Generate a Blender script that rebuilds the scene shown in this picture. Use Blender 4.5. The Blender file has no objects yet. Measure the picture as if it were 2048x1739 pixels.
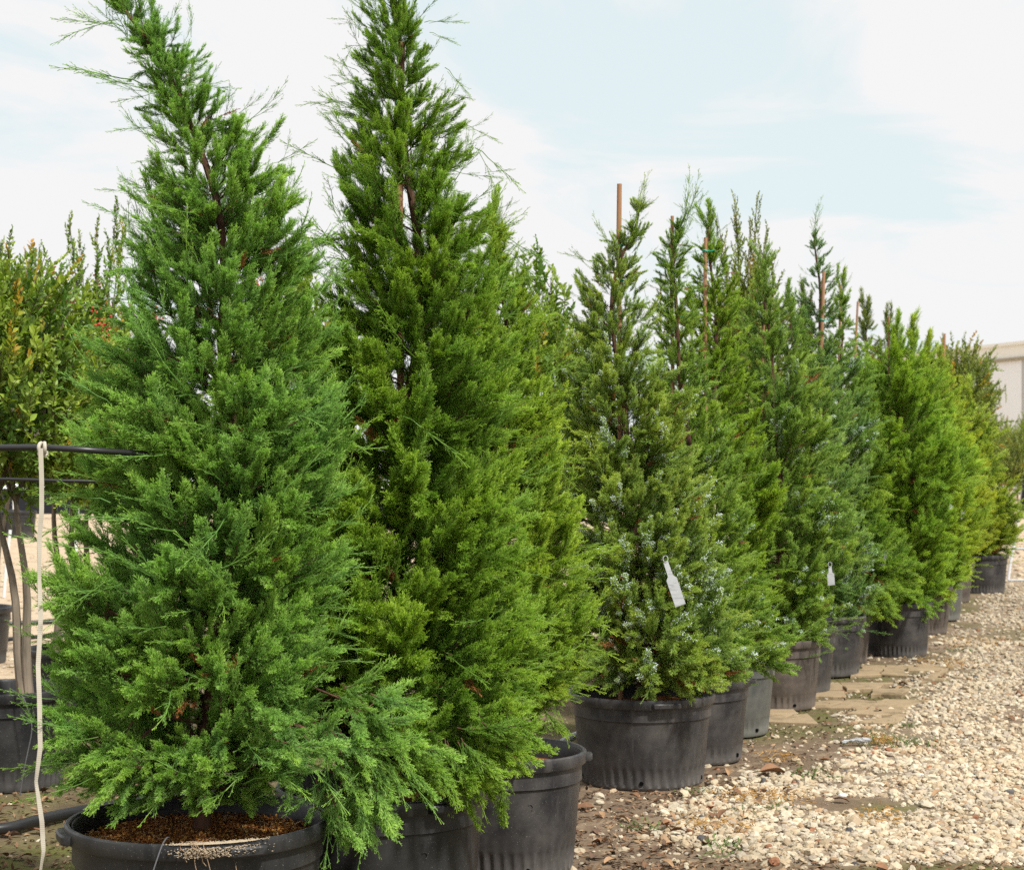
import bpy, math, random
import numpy as np
from mathutils import Matrix, Vector

S = bpy.context.scene
C = S.collection
random.seed(7)
R = math.radians
F = 3500.0          # focal length in photograph pixels (2048 wide)
HZ = 940.0          # pixel row of the horizon
EYE = 1.6

# ------------------------------------------------------------------ camera
cd = bpy.data.cameras.new('camera')
cam = bpy.data.objects.new('camera', cd)
C.objects.link(cam)
S.camera = cam
cam.location = (0, 0, EYE)
cam.rotation_euler = (R(90), 0, 0)
cd.sensor_width = 36
cd.lens = F / 2048 * 36
cd.shift_y = (HZ - 869.5) / 2048
cd.clip_start = 0.1
cd.clip_end = 1500
cd.dof.use_dof = True
cd.dof.focus_distance = 6.3
cd.dof.aperture_fstop = 8.0

# ------------------------------------------------------------------ sky and sun
SUN_ELEV, SUN_AZ = 52.0, 142.0      # azimuth clockwise from +Y
W = bpy.data.worlds.new('World')
S.world = W
W.use_nodes = True
wn, wl = W.node_tree.nodes, W.node_tree.links
wn.clear()
wo = wn.new('ShaderNodeOutputWorld')
bg = wn.new('ShaderNodeBackground')
bg.inputs['Strength'].default_value = 0.1
sky = wn.new('ShaderNodeTexSky')
sky.sky_type = 'NISHITA'
sky.sun_disc = False
sky.sun_elevation = R(SUN_ELEV)
sky.sun_rotation = R(SUN_AZ)
sky.air_density = 1.0
sky.dust_density = 1.5
tc = wn.new('ShaderNodeTexCoord')
sep = wn.new('ShaderNodeSeparateXYZ')
wl.new(tc.outputs['Generated'], sep.inputs[0])


def wmath(op, a, b=None, clamp=False):
    m = wn.new('ShaderNodeMath')
    m.operation = op
    m.use_clamp = clamp
    for i, v in enumerate((a, b)):
        if v is None:
            continue
        if isinstance(v, (int, float)):
            m.inputs[i].default_value = v
        else:
            wl.new(v, m.inputs[i])
    return m.outputs[0]


den = wmath('ADD', wmath('MAXIMUM', sep.outputs[2], 0.0), 0.16)
comb = wn.new('ShaderNodeCombineXYZ')
wl.new(wmath('DIVIDE', sep.outputs[0], den), comb.inputs[0])
wl.new(wmath('DIVIDE', sep.outputs[1], den), comb.inputs[1])
nz = wn.new('ShaderNodeTexNoise')
nz.inputs['Scale'].default_value = 1.3
nz.inputs['Detail'].default_value = 7
nz.inputs['Roughness'].default_value = 0.60
nz.inputs['Distortion'].default_value = 0.9
mp = wn.new('ShaderNodeMapping')
mp.inputs['Location'].default_value = (3.1, 0.35, 0.0)
wl.new(comb.outputs[0], mp.inputs[0])
wl.new(mp.outputs[0], nz.inputs['Vector'])
cr = wn.new('ShaderNodeValToRGB')
cr.color_ramp.elements[0].position = 0.43
cr.color_ramp.elements[1].position = 0.54
cr.color_ramp.elements[0].color = (0, 0, 0, 1)
cr.color_ramp.elements[1].color = (1, 1, 1, 1)
# gaps of thin cloud where the photograph has them, besides those the noise makes
hole = None
for (hx, hz_, rad_, amp) in ((0.02, .245, .055, .16), (.075, .215, .06, .16), (.15, .255, .055, .17), (.17, .195, .05, .15), (.225, .17, .04, .10), (-.6, .4, .25, .15), (.8, .5, .3, .15)):
    ddx = wmath('SUBTRACT', wmath('DIVIDE', sep.outputs[0], wmath('MAXIMUM', sep.outputs[1], .05)), hx)
    ddz = wmath('SUBTRACT', wmath('DIVIDE', sep.outputs[2], wmath('MAXIMUM', sep.outputs[1], .05)), hz_)
    d2 = wmath('ADD', wmath('MULTIPLY', ddx, ddx), wmath('MULTIPLY', wmath('MULTIPLY', ddz, ddz), 1.8))
    g = wmath('MULTIPLY', wmath('POWER', 2.718, wmath('DIVIDE', d2, -rad_ * rad_)), amp)
    hole = g if hole is None else wmath('ADD', hole, g)
wl.new(wmath('SUBTRACT', wmath('ADD', nz.outputs['Fac'], .07), hole), cr.inputs[0])
cover = wmath('ADD', wmath('MULTIPLY', cr.outputs[0], 0.12), 0.88)
nz2 = wn.new('ShaderNodeTexNoise')
nz2.inputs['Scale'].default_value = 3.0
nz2.inputs['Detail'].default_value = 4
wl.new(comb.outputs[0], nz2.inputs['Vector'])
cm = wn.new('ShaderNodeMix')
cm.data_type = 'RGBA'
cm.inputs[6].default_value = (5.15, 5.75, 5.80, 1)
cm.inputs[7].default_value = (5.85, 5.82, 5.85, 1)
wl.new(cr.outputs[0], cm.inputs[0])
mx = wn.new('ShaderNodeMix')
mx.data_type = 'RGBA'
wl.new(cover, mx.inputs[0])
wl.new(sky.outputs[0], mx.inputs[6])
wl.new(cm.outputs[2], mx.inputs[7])
wl.new(mx.outputs[2], bg.inputs['Color'])
wl.new(bg.outputs[0], wo.inputs['Surface'])

sl = bpy.data.lights.new('sun', 'SUN')
sun = bpy.data.objects.new('sun', sl)
C.objects.link(sun)
sl.energy = 3.4
sl.angle = R(4.0)
sl.color = (1.0, 0.965, 0.90)
sd = Vector((math.sin(R(SUN_AZ)) * math.cos(R(SUN_ELEV)), math.cos(R(SUN_AZ)) * math.cos(R(SUN_ELEV)), math.sin(R(SUN_ELEV))))
sun.rotation_euler = sd.to_track_quat('Z', 'Y').to_euler()
sun.location = (20, -20, 30)

S.view_settings.view_transform = 'Standard'
S.view_settings.look = 'None'
S.view_settings.exposure = 0.66
S.view_settings.gamma = 1.0
S.render.engine = 'CYCLES'
S.cycles.max_bounces = 6
S.cycles.diffuse_bounces = 4
S.cycles.glossy_bounces = 2
S.cycles.transmission_bounces = 4
S.cycles.transparent_max_bounces = 6
S.cycles.caustics_reflective = False
S.cycles.caustics_refractive = False
S.cycles.use_denoising = False


# ------------------------------------------------------------------ helpers
def wx(px, Y):
    return (px - 1024.0) / F * Y


def wz(py, Y):
    return EYE + (HZ - py) / F * Y


def link(o, parent=None):
    C.objects.link(o)
    if parent is not None:
        o.parent = parent
    return o


def tag(o, label=None, cat=None, group=None, kind=None):
    if label:
        o['label'] = label
    if cat:
        o['category'] = cat
    if group:
        o['group'] = group
    if kind:
        o['kind'] = kind
    return o


def empty(name, loc, rz=0.0):
    o = bpy.data.objects.new(name, None)
    o.empty_display_size = 0.1
    o.location = loc
    o.rotation_euler = (0, 0, rz)
    C.objects.link(o)
    return o


class MB:
    """numpy mesh collector: quads and tris, material index per face, float attribute per vertex"""
    def __init__(s):
        s.v, s.q, s.t, s.qm, s.tm, s.a, s.c, s.n = [], [], [], [], [], [], [], 0

    def add(s, v, q=None, t=None, m=0, a=None, c=None):
        v = np.asarray(v, float).reshape(-1, 3)
        if q is not None and len(q):
            q = np.asarray(q, int).reshape(-1, 4)
            s.q.append(q + s.n)
            s.qm.append(np.full(len(q), m))
        if t is not None and len(t):
            t = np.asarray(t, int).reshape(-1, 3)
            s.t.append(t + s.n)
            s.tm.append(np.full(len(t), m))
        s.v.append(v)
        s.a.append(np.zeros(len(v)) if a is None else np.broadcast_to(np.asarray(a, float), (len(v),)))
        s.c.append(np.ones((len(v), 3)) if c is None else np.broadcast_to(np.asarray(c, float), (len(v), 3)))
        s.n += len(v)
        return s

    def mesh(s, name, mats, smooth=False):
        v = np.vstack(s.v)
        q = np.vstack(s.q) if s.q else np.zeros((0, 4), int)
        t = np.vstack(s.t) if s.t else np.zeros((0, 3), int)
        me = bpy.data.meshes.new(name)
        me.vertices.add(len(v))
        me.vertices.foreach_set('co', v.ravel())
        nl = len(q) * 4 + len(t) * 3
        me.loops.add(nl)
        me.loops.foreach_set('vertex_index', np.concatenate([q.ravel(), t.ravel()]).astype(np.int32))
        me.polygons.add(len(q) + len(t))
        st = np.concatenate([np.arange(len(q)) * 4, len(q) * 4 + np.arange(len(t)) * 3]).astype(np.int32)
        me.polygons.foreach_set('loop_start', st)
        mi = np.concatenate([x for x in s.qm] + [x for x in s.tm]).astype(np.int32)
        me.polygons.foreach_set('material_index', mi)
        me.polygons.foreach_set('use_smooth', np.full(len(q) + len(t), bool(smooth)))
        at = me.attributes.new('tip', 'FLOAT', 'POINT')
        at.data.foreach_set('value', np.concatenate(s.a).astype(np.float32))
        ac = me.attributes.new('tint', 'FLOAT_COLOR', 'POINT')
        cc = np.ones((len(v), 4), np.float32)
        cc[:, :3] = np.vstack(s.c)
        ac.data.foreach_set('color', cc.ravel())
        for m in (mats if isinstance(mats, (list, tuple)) else [mats]):
            me.materials.append(m)
        me.update(calc_edges=True)
        if smooth:
            me.set_sharp_from_angle(angle=R(38))
        return me

    def obj(s, name, mats, parent=None, smooth=False):
        return link(bpy.data.objects.new(name, s.mesh(name, mats, smooth)), parent)


def nrm(v):
    return v / np.maximum(np.linalg.norm(v, axis=-1, keepdims=True), 1e-9)


def segs(mb, p0, p1, r0, r1, m=0, a0=0.0, a1=0.0, k=3):
    """many k-sided tapered prisms at once"""
    p0, p1 = np.asarray(p0, float).reshape(-1, 3), np.asarray(p1, float).reshape(-1, 3)
    n = len(p0)
    r0 = np.broadcast_to(np.asarray(r0, float), (n,))
    r1 = np.broadcast_to(np.asarray(r1, float), (n,))
    d = nrm(p1 - p0)
    ref = np.where(np.abs(d[:, 2:3]) < 0.9, np.array([[0, 0, 1.0]]), np.array([[1.0, 0, 0]]))
    u = nrm(np.cross(d, ref))
    w = np.cross(d, u)
    ang = np.arange(k) * 2 * np.pi / k
    ring = np.cos(ang)[None, :, None] * u[:, None] + np.sin(ang)[None, :, None] * w[:, None]
    v = np.concatenate([p0[:, None] + ring * r0[:, None, None], p1[:, None] + ring * r1[:, None, None]], axis=1)
    b = np.arange(n)[:, None] * 2 * k
    q = []
    for i in range(k):
        j = (i + 1) % k
        q.append(np.stack([b[:, 0] + i, b[:, 0] + j, b[:, 0] + k + j, b[:, 0] + k + i], axis=1))
    q = np.stack(q, axis=1).reshape(-1, 4)
    a = np.empty((n, 2 * k))
    a[:, :k] = np.broadcast_to(np.asarray(a0, float), (n,))[:, None]
    a[:, k:] = np.broadcast_to(np.asarray(a1, float), (n,))[:, None]
    mb.add(v.reshape(-1, 3), q=q, m=m, a=a.ravel())


def tube(mb, pts, rad, k=8, m=0, cap=True, c=None, flat=1.0):
    pts = np.asarray(pts, float)
    n = len(pts)
    rad = np.broadcast_to(np.asarray(rad, float), (n,))
    d = nrm(np.gradient(pts, axis=0))
    ref = np.array([0, 0, 1.0]) if abs(d[0, 2]) < 0.8 else np.array([1.0, 0, 0])
    u = nrm(np.cross(d, ref[None]))
    w = np.cross(d, u)
    ang = np.arange(k) * 2 * np.pi / k
    v = pts[:, None] + (np.cos(ang)[None, :, None] * u[:, None] + flat * np.sin(ang)[None, :, None] * w[:, None]) * rad[:, None, None]
    i = np.arange(n - 1)[:, None] * k
    j = np.arange(k)[None]
    j2 = (j + 1) % k
    q = np.stack([i + j, i + j2, i + k + j2, i + k + j], axis=2).reshape(-1, 4)
    t = []
    v = v.reshape(-1, 3)
    if cap:
        v = np.vstack([v, pts[0], pts[-1]])
        for jj in range(k):
            t.append((n * k, (jj + 1) % k, jj))
            t.append((n * k + 1, (n - 1) * k + jj, (n - 1) * k + (jj + 1) % k))
    mb.add(v, q=q, t=t, m=m, c=c)


def lathe(mb, prof, k=64, rfun=None, m=0, closed=False):
    """profile [(r,z)]; rfun(r,z,theta)->r"""
    prof = np.asarray(prof, float)
    n = len(prof)
    th = np.arange(k) * 2 * np.pi / k
    r = np.repeat(prof[:, 0:1], k, 1)
    z = np.repeat(prof[:, 1:2], k, 1)
    T = np.repeat(th[None], n, 0)
    if rfun is not None:
        r = rfun(r, z, T)
    v = np.stack([r * np.cos(T), r * np.sin(T), z], axis=2).reshape(-1, 3)
    nn = n if closed else n - 1
    i = np.arange(nn)[:, None]
    j = np.arange(k)[None]
    i2 = (i + 1) % n
    j2 = (j + 1) % k
    q = np.stack([i * k + j, i * k + j2, i2 * k + j2, i2 * k + j], axis=2).reshape(-1, 4)
    mb.add(v, q=q, m=m)


def box(mb, lo, hi, m=0, c=None):
    x0, y0, z0 = lo
    x1, y1, z1 = hi
    v = [(x0, y0, z0), (x1, y0, z0), (x1, y1, z0), (x0, y1, z0), (x0, y0, z1), (x1, y0, z1), (x1, y1, z1), (x0, y1, z1)]
    q = [(0, 3, 2, 1), (4, 5, 6, 7), (0, 1, 5, 4), (1, 2, 6, 5), (2, 3, 7, 6), (3, 0, 4, 7)]
    mb.add(v, q=q, m=m, c=c)


def snoise(P, seed, scale=1.0, octaves=3):
    """cheap smooth noise: sum of sines, about -1..1; P (n,d)"""
    rg = np.random.default_rng(seed)
    P = np.asarray(P, float)
    out = np.zeros(len(P))
    amp, tot, fr = 1.0, 0.0, scale
    for _ in range(octaves):
        for _k in range(4):
            k = rg.normal(size=P.shape[1])
            k = k / np.linalg.norm(k) * fr * rg.uniform(0.7, 1.4)
            out += amp * np.sin(P @ k + rg.uniform(0, 6.28))
        tot += amp * 2.0
        amp *= 0.55
        fr *= 2.1
    return out / tot


# ------------------------------------------------------------------ materials
def newmat(name, rough=0.8, spec=0.3):
    m = bpy.data.materials.new(name)
    m.use_nodes = True
    nt = m.node_tree
    p = nt.nodes['Principled BSDF']
    p.inputs['Roughness'].default_value = rough
    p.inputs['Specular IOR Level'].default_value = spec
    return m, nt, p


def N(nt, typ, **kw):
    n = nt.nodes.new(typ)
    for k, v in kw.items():
        if k.startswith('i_'):
            n.inputs[k[2:]].default_value = v
        else:
            setattr(n, k, v)
    return n


def mixc(nt, fac, a, b, blend='MIX'):
    n = nt.nodes.new('ShaderNodeMix')
    n.data_type = 'RGBA'
    n.blend_type = blend
    for idx, v in ((0, fac), (6, a), (7, b)):
        if isinstance(v, bpy.types.NodeSocket):
            nt.links.new(v, n.inputs[idx])
        elif isinstance(v, (int, float)):
            n.inputs[idx].default_value = v
        else:
            n.inputs[idx].default_value = (*v, 1)
    return n.outputs[2]


def mth(nt, op, a, b=0.0, clamp=False):
    n = nt.nodes.new('ShaderNodeMath')
    n.operation = op
    n.use_clamp = clamp
    for i, v in enumerate((a, b)):
        if isinstance(v, bpy.types.NodeSocket):
            nt.links.new(v, n.inputs[i])
        else:
            n.inputs[i].default_value = v
    return n.outputs[0]


def ramp(nt, fac, lo, hi):
    n = nt.nodes.new('ShaderNodeMapRange')
    n.inputs[1].default_value = lo
    n.inputs[2].default_value = hi
    nt.links.new(fac, n.inputs[0])
    return n.outputs[0]


def noise(nt, scale, detail=4, rough=0.55, coord='object', vec=None, stretch=None):
    n = N(nt, 'ShaderNodeTexNoise')
    n.inputs['Scale'].default_value = scale
    n.inputs['Detail'].default_value = detail
    n.inputs['Roughness'].default_value = rough
    if vec is None:
        if coord == 'world':
            vec = N(nt, 'ShaderNodeNewGeometry').outputs['Position']
        else:
            vec = N(nt, 'ShaderNodeTexCoord').outputs['Object']
    if stretch:
        mpn = N(nt, 'ShaderNodeMapping')
        mpn.inputs['Scale'].default_value = stretch
        nt.links.new(vec, mpn.inputs[0])
        vec = mpn.outputs[0]
    nt.links.new(vec, n.inputs['Vector'])
    return n.outputs['Fac']


def bump(nt, p, h, strength=0.3, dist=0.01):
    b = N(nt, 'ShaderNodeBump')
    b.inputs['Strength'].default_value = strength
    b.inputs['Distance'].default_value = dist
    nt.links.new(h, b.inputs['Height'])
    nt.links.new(b.outputs[0], p.inputs['Normal'])


def simple(name, col, rough=0.7, spec=0.3, var=0.25, scale=20, bmp=0.0):
    m, nt, p = newmat(name, rough, spec)
    f = noise(nt, scale, 4)
    dark = tuple(c * (1 - var) for c in col)
    lite = tuple(min(1, c * (1 + var)) for c in col)
    nt.links.new(mixc(nt, f, dark, lite), p.inputs['Base Color'])
    if bmp:
        bump(nt, p, f, bmp, 0.005)
    return m


# foliage: colour of each tree comes from its own object colour; young tips are paler, older wood browner
def foliage_mat():
    m, nt, p = newmat('juniper_foliage', 0.52, 0.28)
    oi = N(nt, 'ShaderNodeObjectInfo')
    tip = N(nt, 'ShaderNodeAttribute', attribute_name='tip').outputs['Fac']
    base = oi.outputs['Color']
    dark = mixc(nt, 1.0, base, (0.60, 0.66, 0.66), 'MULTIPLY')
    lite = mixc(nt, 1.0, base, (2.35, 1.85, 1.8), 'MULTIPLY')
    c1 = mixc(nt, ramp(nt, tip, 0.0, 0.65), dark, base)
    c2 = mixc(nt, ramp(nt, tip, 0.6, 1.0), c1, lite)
    rnd = oi.outputs['Random']
    c3 = mixc(nt, mth(nt, 'MULTIPLY', rnd, 0.32), c2, mixc(nt, 1.0, c2, (0.78, 0.92, 1.25), 'MULTIPLY'))
    pn = noise(nt, 3.2, 3, coord='world')
    c4 = mixc(nt, ramp(nt, pn, 0.4, 0.65), c3, mixc(nt, 1.0, c3, (1.22, 1.10, 0.85), 'MULTIPLY'))
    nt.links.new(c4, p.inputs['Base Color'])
    tr = N(nt, 'ShaderNodeBsdfTranslucent')
    nt.links.new(c4, tr.inputs['Color'])
    ms = N(nt, 'ShaderNodeMixShader')
    ms.inputs[0].default_value = 0.45
    nt.links.new(p.outputs[0], ms.inputs[1])
    nt.links.new(tr.outputs[0], ms.inputs[2])
    nt.links.new(ms.outputs[0], nt.nodes['Material Output'].inputs['Surface'])
    return m


M_FOL = foliage_mat()
M_WOOD = simple('twig_wood', (0.085, 0.05, 0.03), 0.9, 0.1, 0.4, 40)
M_DEAD = simple('dead_foliage', (0.36, 0.15, 0.05), 0.9, 0.1, 0.4, 30)
M_BERRY = simple('juniper_berry', (0.68, 0.76, 0.82), 0.6, 0.3, 0.15, 60)


def bark_mat(name, a, b, sc=25):
    m, nt, p = newmat(name, 0.9, 0.15)
    f = noise(nt, sc, 6, 0.6, stretch=(1, 1, 0.18))
    nt.links.new(mixc(nt, ramp(nt, f, 0.3, 0.7), a, b), p.inputs['Base Color'])
    bump(nt, p, f, 0.8, 0.01)
    return m


M_BARK = bark_mat('juniper_bark', (0.035, 0.019, 0.013), (0.135, 0.072, 0.046))
M_CBARK = bark_mat('smooth_grey_bark', (0.10, 0.085, 0.065), (0.30, 0.25, 0.19), 14)


def leaf_mat(name, greens, warm=0.25):
    m, nt, p = newmat(name, 0.42, 0.45)
    oi = N(nt, 'ShaderNodeObjectInfo')
    tip = N(nt, 'ShaderNodeAttribute', attribute_name='tip').outputs['Fac']
    tint = N(nt, 'ShaderNodeAttribute', attribute_name='tint').outputs['Color']
    g = mixc(nt, oi.outputs['Random'], greens[0], greens[1])
    g = mixc(nt, 1.0, g, tint, 'MULTIPLY')
    w = mth(nt, 'GREATER_THAN', oi.outputs['Random'], 1 - warm)
    w = mth(nt, 'MULTIPLY', w, ramp(nt, tip, 0.35, 1.0))
    c = mixc(nt, w, g, (0.50, 0.27, 0.04))
    nt.links.new(c, p.inputs['Base Color'])
    tr = N(nt, 'ShaderNodeBsdfTranslucent')
    nt.links.new(mixc(nt, 1.0, c, (1.3, 1.4, 0.6), 'MULTIPLY'), tr.inputs['Color'])
    ms = N(nt, 'ShaderNodeMixShader')
    ms.inputs[0].default_value = 0.3
    nt.links.new(p.outputs[0], ms.inputs[1])
    nt.links.new(tr.outputs[0], ms.inputs[2])
    nt.links.new(ms.outputs[0], nt.nodes['Material Output'].inputs['Surface'])
    return m


M_LEAF = leaf_mat('crape_myrtle_leaf', ((0.10, 0.20, 0.035), (0.33, 0.42, 0.06)), 0.10)
M_HOLLY = leaf_mat('small_broad_leaf', ((0.17, 0.24, 0.05), (0.34, 0.38, 0.10)), 0.05)
M_BLOOM = simple('red_blossom', (0.55, 0.06, 0.05), 0.7, 0.2, 0.3, 60)


def pot_mat(name, col, dust, dustamt):
    m, nt, p = newmat(name, 0.5, 0.4)
    tcn = N(nt, 'ShaderNodeTexCoord').outputs['Object']
    sp = noise(nt, 260, 2, 0.5, vec=tcn)
    bl = noise(nt, 5, 5, 0.6, vec=tcn)
    stv = noise(nt, 9, 5, 0.65, vec=tcn, stretch=(1.8, 1.8, 0.16))
    sz = N(nt, 'ShaderNodeSeparateXYZ')
    nt.links.new(tcn, sz.inputs[0])
    low = ramp(nt, sz.outputs[2], 0.22, 0.0)
    d1 = mth(nt, 'MULTIPLY', ramp(nt, bl, 0.42, 0.75), dustamt)
    d2 = mth(nt, 'MULTIPLY', ramp(nt, stv, 0.5, 0.78), dustamt)
    d3 = mth(nt, 'MULTIPLY', mth(nt, 'MULTIPLY', low, ramp(nt, bl, 0.25, 0.7)), 0.8)
    d = mth(nt, 'MAXIMUM', mth(nt, 'MAXIMUM', d1, d2), d3, True)
    c = mixc(nt, d, col, dust)
    c = mixc(nt, mth(nt, 'MULTIPLY', ramp(nt, sp, 0.68, 0.76), 0.55), c, (0.4, 0.38, 0.34))
    nt.links.new(c, p.inputs['Base Color'])
    nt.links.new(mth(nt, 'ADD', mth(nt, 'MULTIPLY', d, 0.4), 0.38), p.inputs['Roughness'])
    bump(nt, p, noise(nt, 60, 4, 0.6, vec=tcn), 0.12, 0.003)
    return m


M_POT = [pot_mat('black_pot_plastic', (0.015, 0.016, 0.018), (0.11, 0.105, 0.098), 0.32),
         pot_mat('dusty_pot_plastic', (0.020, 0.020, 0.023), (0.16, 0.145, 0.128), 0.5),
         pot_mat('faded_pot_plastic', (0.07, 0.075, 0.07), (0.22, 0.21, 0.18), 0.6),
         pot_mat('brownish_pot_plastic', (0.05, 0.042, 0.038), (0.20, 0.16, 0.13), 0.7)]
M_HOLE = simple('hole_black', (0.004, 0.004, 0.004), 0.95, 0.05)
M_SOIL = simple('potting_mulch', (0.20, 0.085, 0.03), 0.95, 0.1, 0.65, 55, 0.9)
M_SAND = simple('dried_sand', (0.42, 0.34, 0.24), 0.95, 0.1, 0.3, 90, 0.5)


def wood_stake_mat():
    m, nt, p = newmat('bamboo_stake_wood', 0.8, 0.2)
    f = noise(nt, 14, 5, 0.6, stretch=(3, 3, 0.25))
    nt.links.new(mixc(nt, f, (0.20, 0.095, 0.045), (0.46, 0.27, 0.16)), p.inputs['Base Color'])
    bump(nt, p, f, 0.5, 0.004)
    return m


M_STAKE = wood_stake_mat()
M_TIE = simple('green_tie_tape', (0.01, 0.30, 0.20), 0.5, 0.4, 0.15)
def tag_mat():
    m, nt, p = newmat('white_tag_plastic', .45, .4)
    f = noise(nt, 30, 4)
    g = noise(nt, 70, 2, .5, stretch=(.25, 1, 1.6))
    c = mixc(nt, f, (.42, .44, .46), (.58, .60, .62))
    nt.links.new(mixc(nt, mth(nt, 'MULTIPLY', ramp(nt, g, .52, .62), .45), c, (.25, .26, .28)), p.inputs['Base Color'])
    return m


M_TAG = tag_mat()
M_PIPE = simple('black_poly_pipe', (0.017, 0.017, 0.018), 0.38, 0.5, 0.3, 12)
M_STEEL = simple('galvanised_steel', (0.42, 0.43, 0.44), 0.5, 0.5, 0.2, 20)
M_WHITEP = simple('white_pipe_plastic', (0.66, 0.67, 0.68), 0.5, 0.4, 0.1, 20)
M_STONE = None


def strap_mat():
    m, nt, p = newmat('woven_cream_strap', 0.85, 0.15)
    uvz = N(nt, 'ShaderNodeTexCoord').outputs['Object']
    w = N(nt, 'ShaderNodeTexWave', wave_type='BANDS', bands_direction='Z')
    w.inputs['Scale'].default_value = 55
    w.inputs['Distortion'].default_value = 0.6
    nt.links.new(uvz, w.inputs['Vector'])
    n = noise(nt, 12, 4, 0.6, vec=uvz)
    c = mixc(nt, n, (0.38, 0.34, 0.27), (0.62, 0.58, 0.49))
    c = mixc(nt, mth(nt, 'MULTIPLY', w.outputs['Fac'], 0.2), c, (0.30, 0.27, 0.21))
    nt.links.new(c, p.inputs['Base Color'])
    bump(nt, p, w.outputs['Fac'], 0.25, 0.001)
    return m


M_STRAP = strap_mat()


def stone_mat():
    m, nt, p = newmat('limestone_gravel', 0.92, 0.15)
    tint = N(nt, 'ShaderNodeAttribute', attribute_name='tint').outputs['Color']
    pos = N(nt, 'ShaderNodeNewGeometry').outputs['Position']
    f = noise(nt, 120, 4, 0.65, vec=pos)
    c = mixc(nt, 1.0, tint, mixc(nt, f, (0.72, 0.68, 0.62), (1.12, 1.1, 1.06)), 'MULTIPLY')
    nt.links.new(c, p.inputs['Base Color'])
    bump(nt, p, f, 0.5, 0.004)
    return m


M_STONE = stone_mat()
M_DRYLEAF = simple('dry_brown_leaf', (0.20, 0.105, 0.055), 0.8, 0.2, 0.45, 30, 0.3)
M_GRASS = simple('weed_green', (0.09, 0.14, 0.035), 0.7, 0.2, 0.4, 8)
M_MOSSBITS = simple('orange_dead_weed', (0.42, 0.24, 0.07), 0.9, 0.1, 0.3, 20)


# ------------------------------------------------------------------ ground
def edge_x(Y):
    """where the gravel drive begins, right of the row of pots"""
    return np.interp(Y, [5.5, 6.9, 7.6, 8.2, 9.0, 9.7, 12.2, 15.5, 21.5, 60, 120], [1.3, 0.75, 0.62, 0.85, 1.15, 1.65, 2.6, 3.75, 5.9, 16.0, 30.0])


def ground_z(X, Y):
    P = np.stack([X, Y], axis=-1).reshape(-1, 2)
    z = snoise(P, 3, 1.2, 3) * 0.012 + snoise(P, 4, 9.0, 3) * 0.004
    return z.reshape(np.shape(X))


def gravel_mask(X, Y):
    P = np.stack([X, Y], axis=-1).reshape(-1, 2)
    j = (snoise(P, 11, 3.0, 4) * 0.38).reshape(np.shape(X))
    d = X - edge_x(Y) + j
    m = np.clip(d / 0.25 + 0.5, 0, 1)
    # strip of bare dirt across the near foot of the drive, and a bare spot
    m = m * np.clip(1.25 + (snoise(P, 13, 2.2, 4) * 2.0).reshape(np.shape(X)), .25, 1)
    near = np.clip((Y - 7.02 + j * 0.35) / 0.14 + 0.5, 0, 1)
    spot = np.clip(1.3 - np.hypot((X - 1.62) / 0.30, (Y - 8.35) / 0.22), 0, 1)
    return m * near * (1 - np.clip(spot * 1.6, 0, 1))


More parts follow.
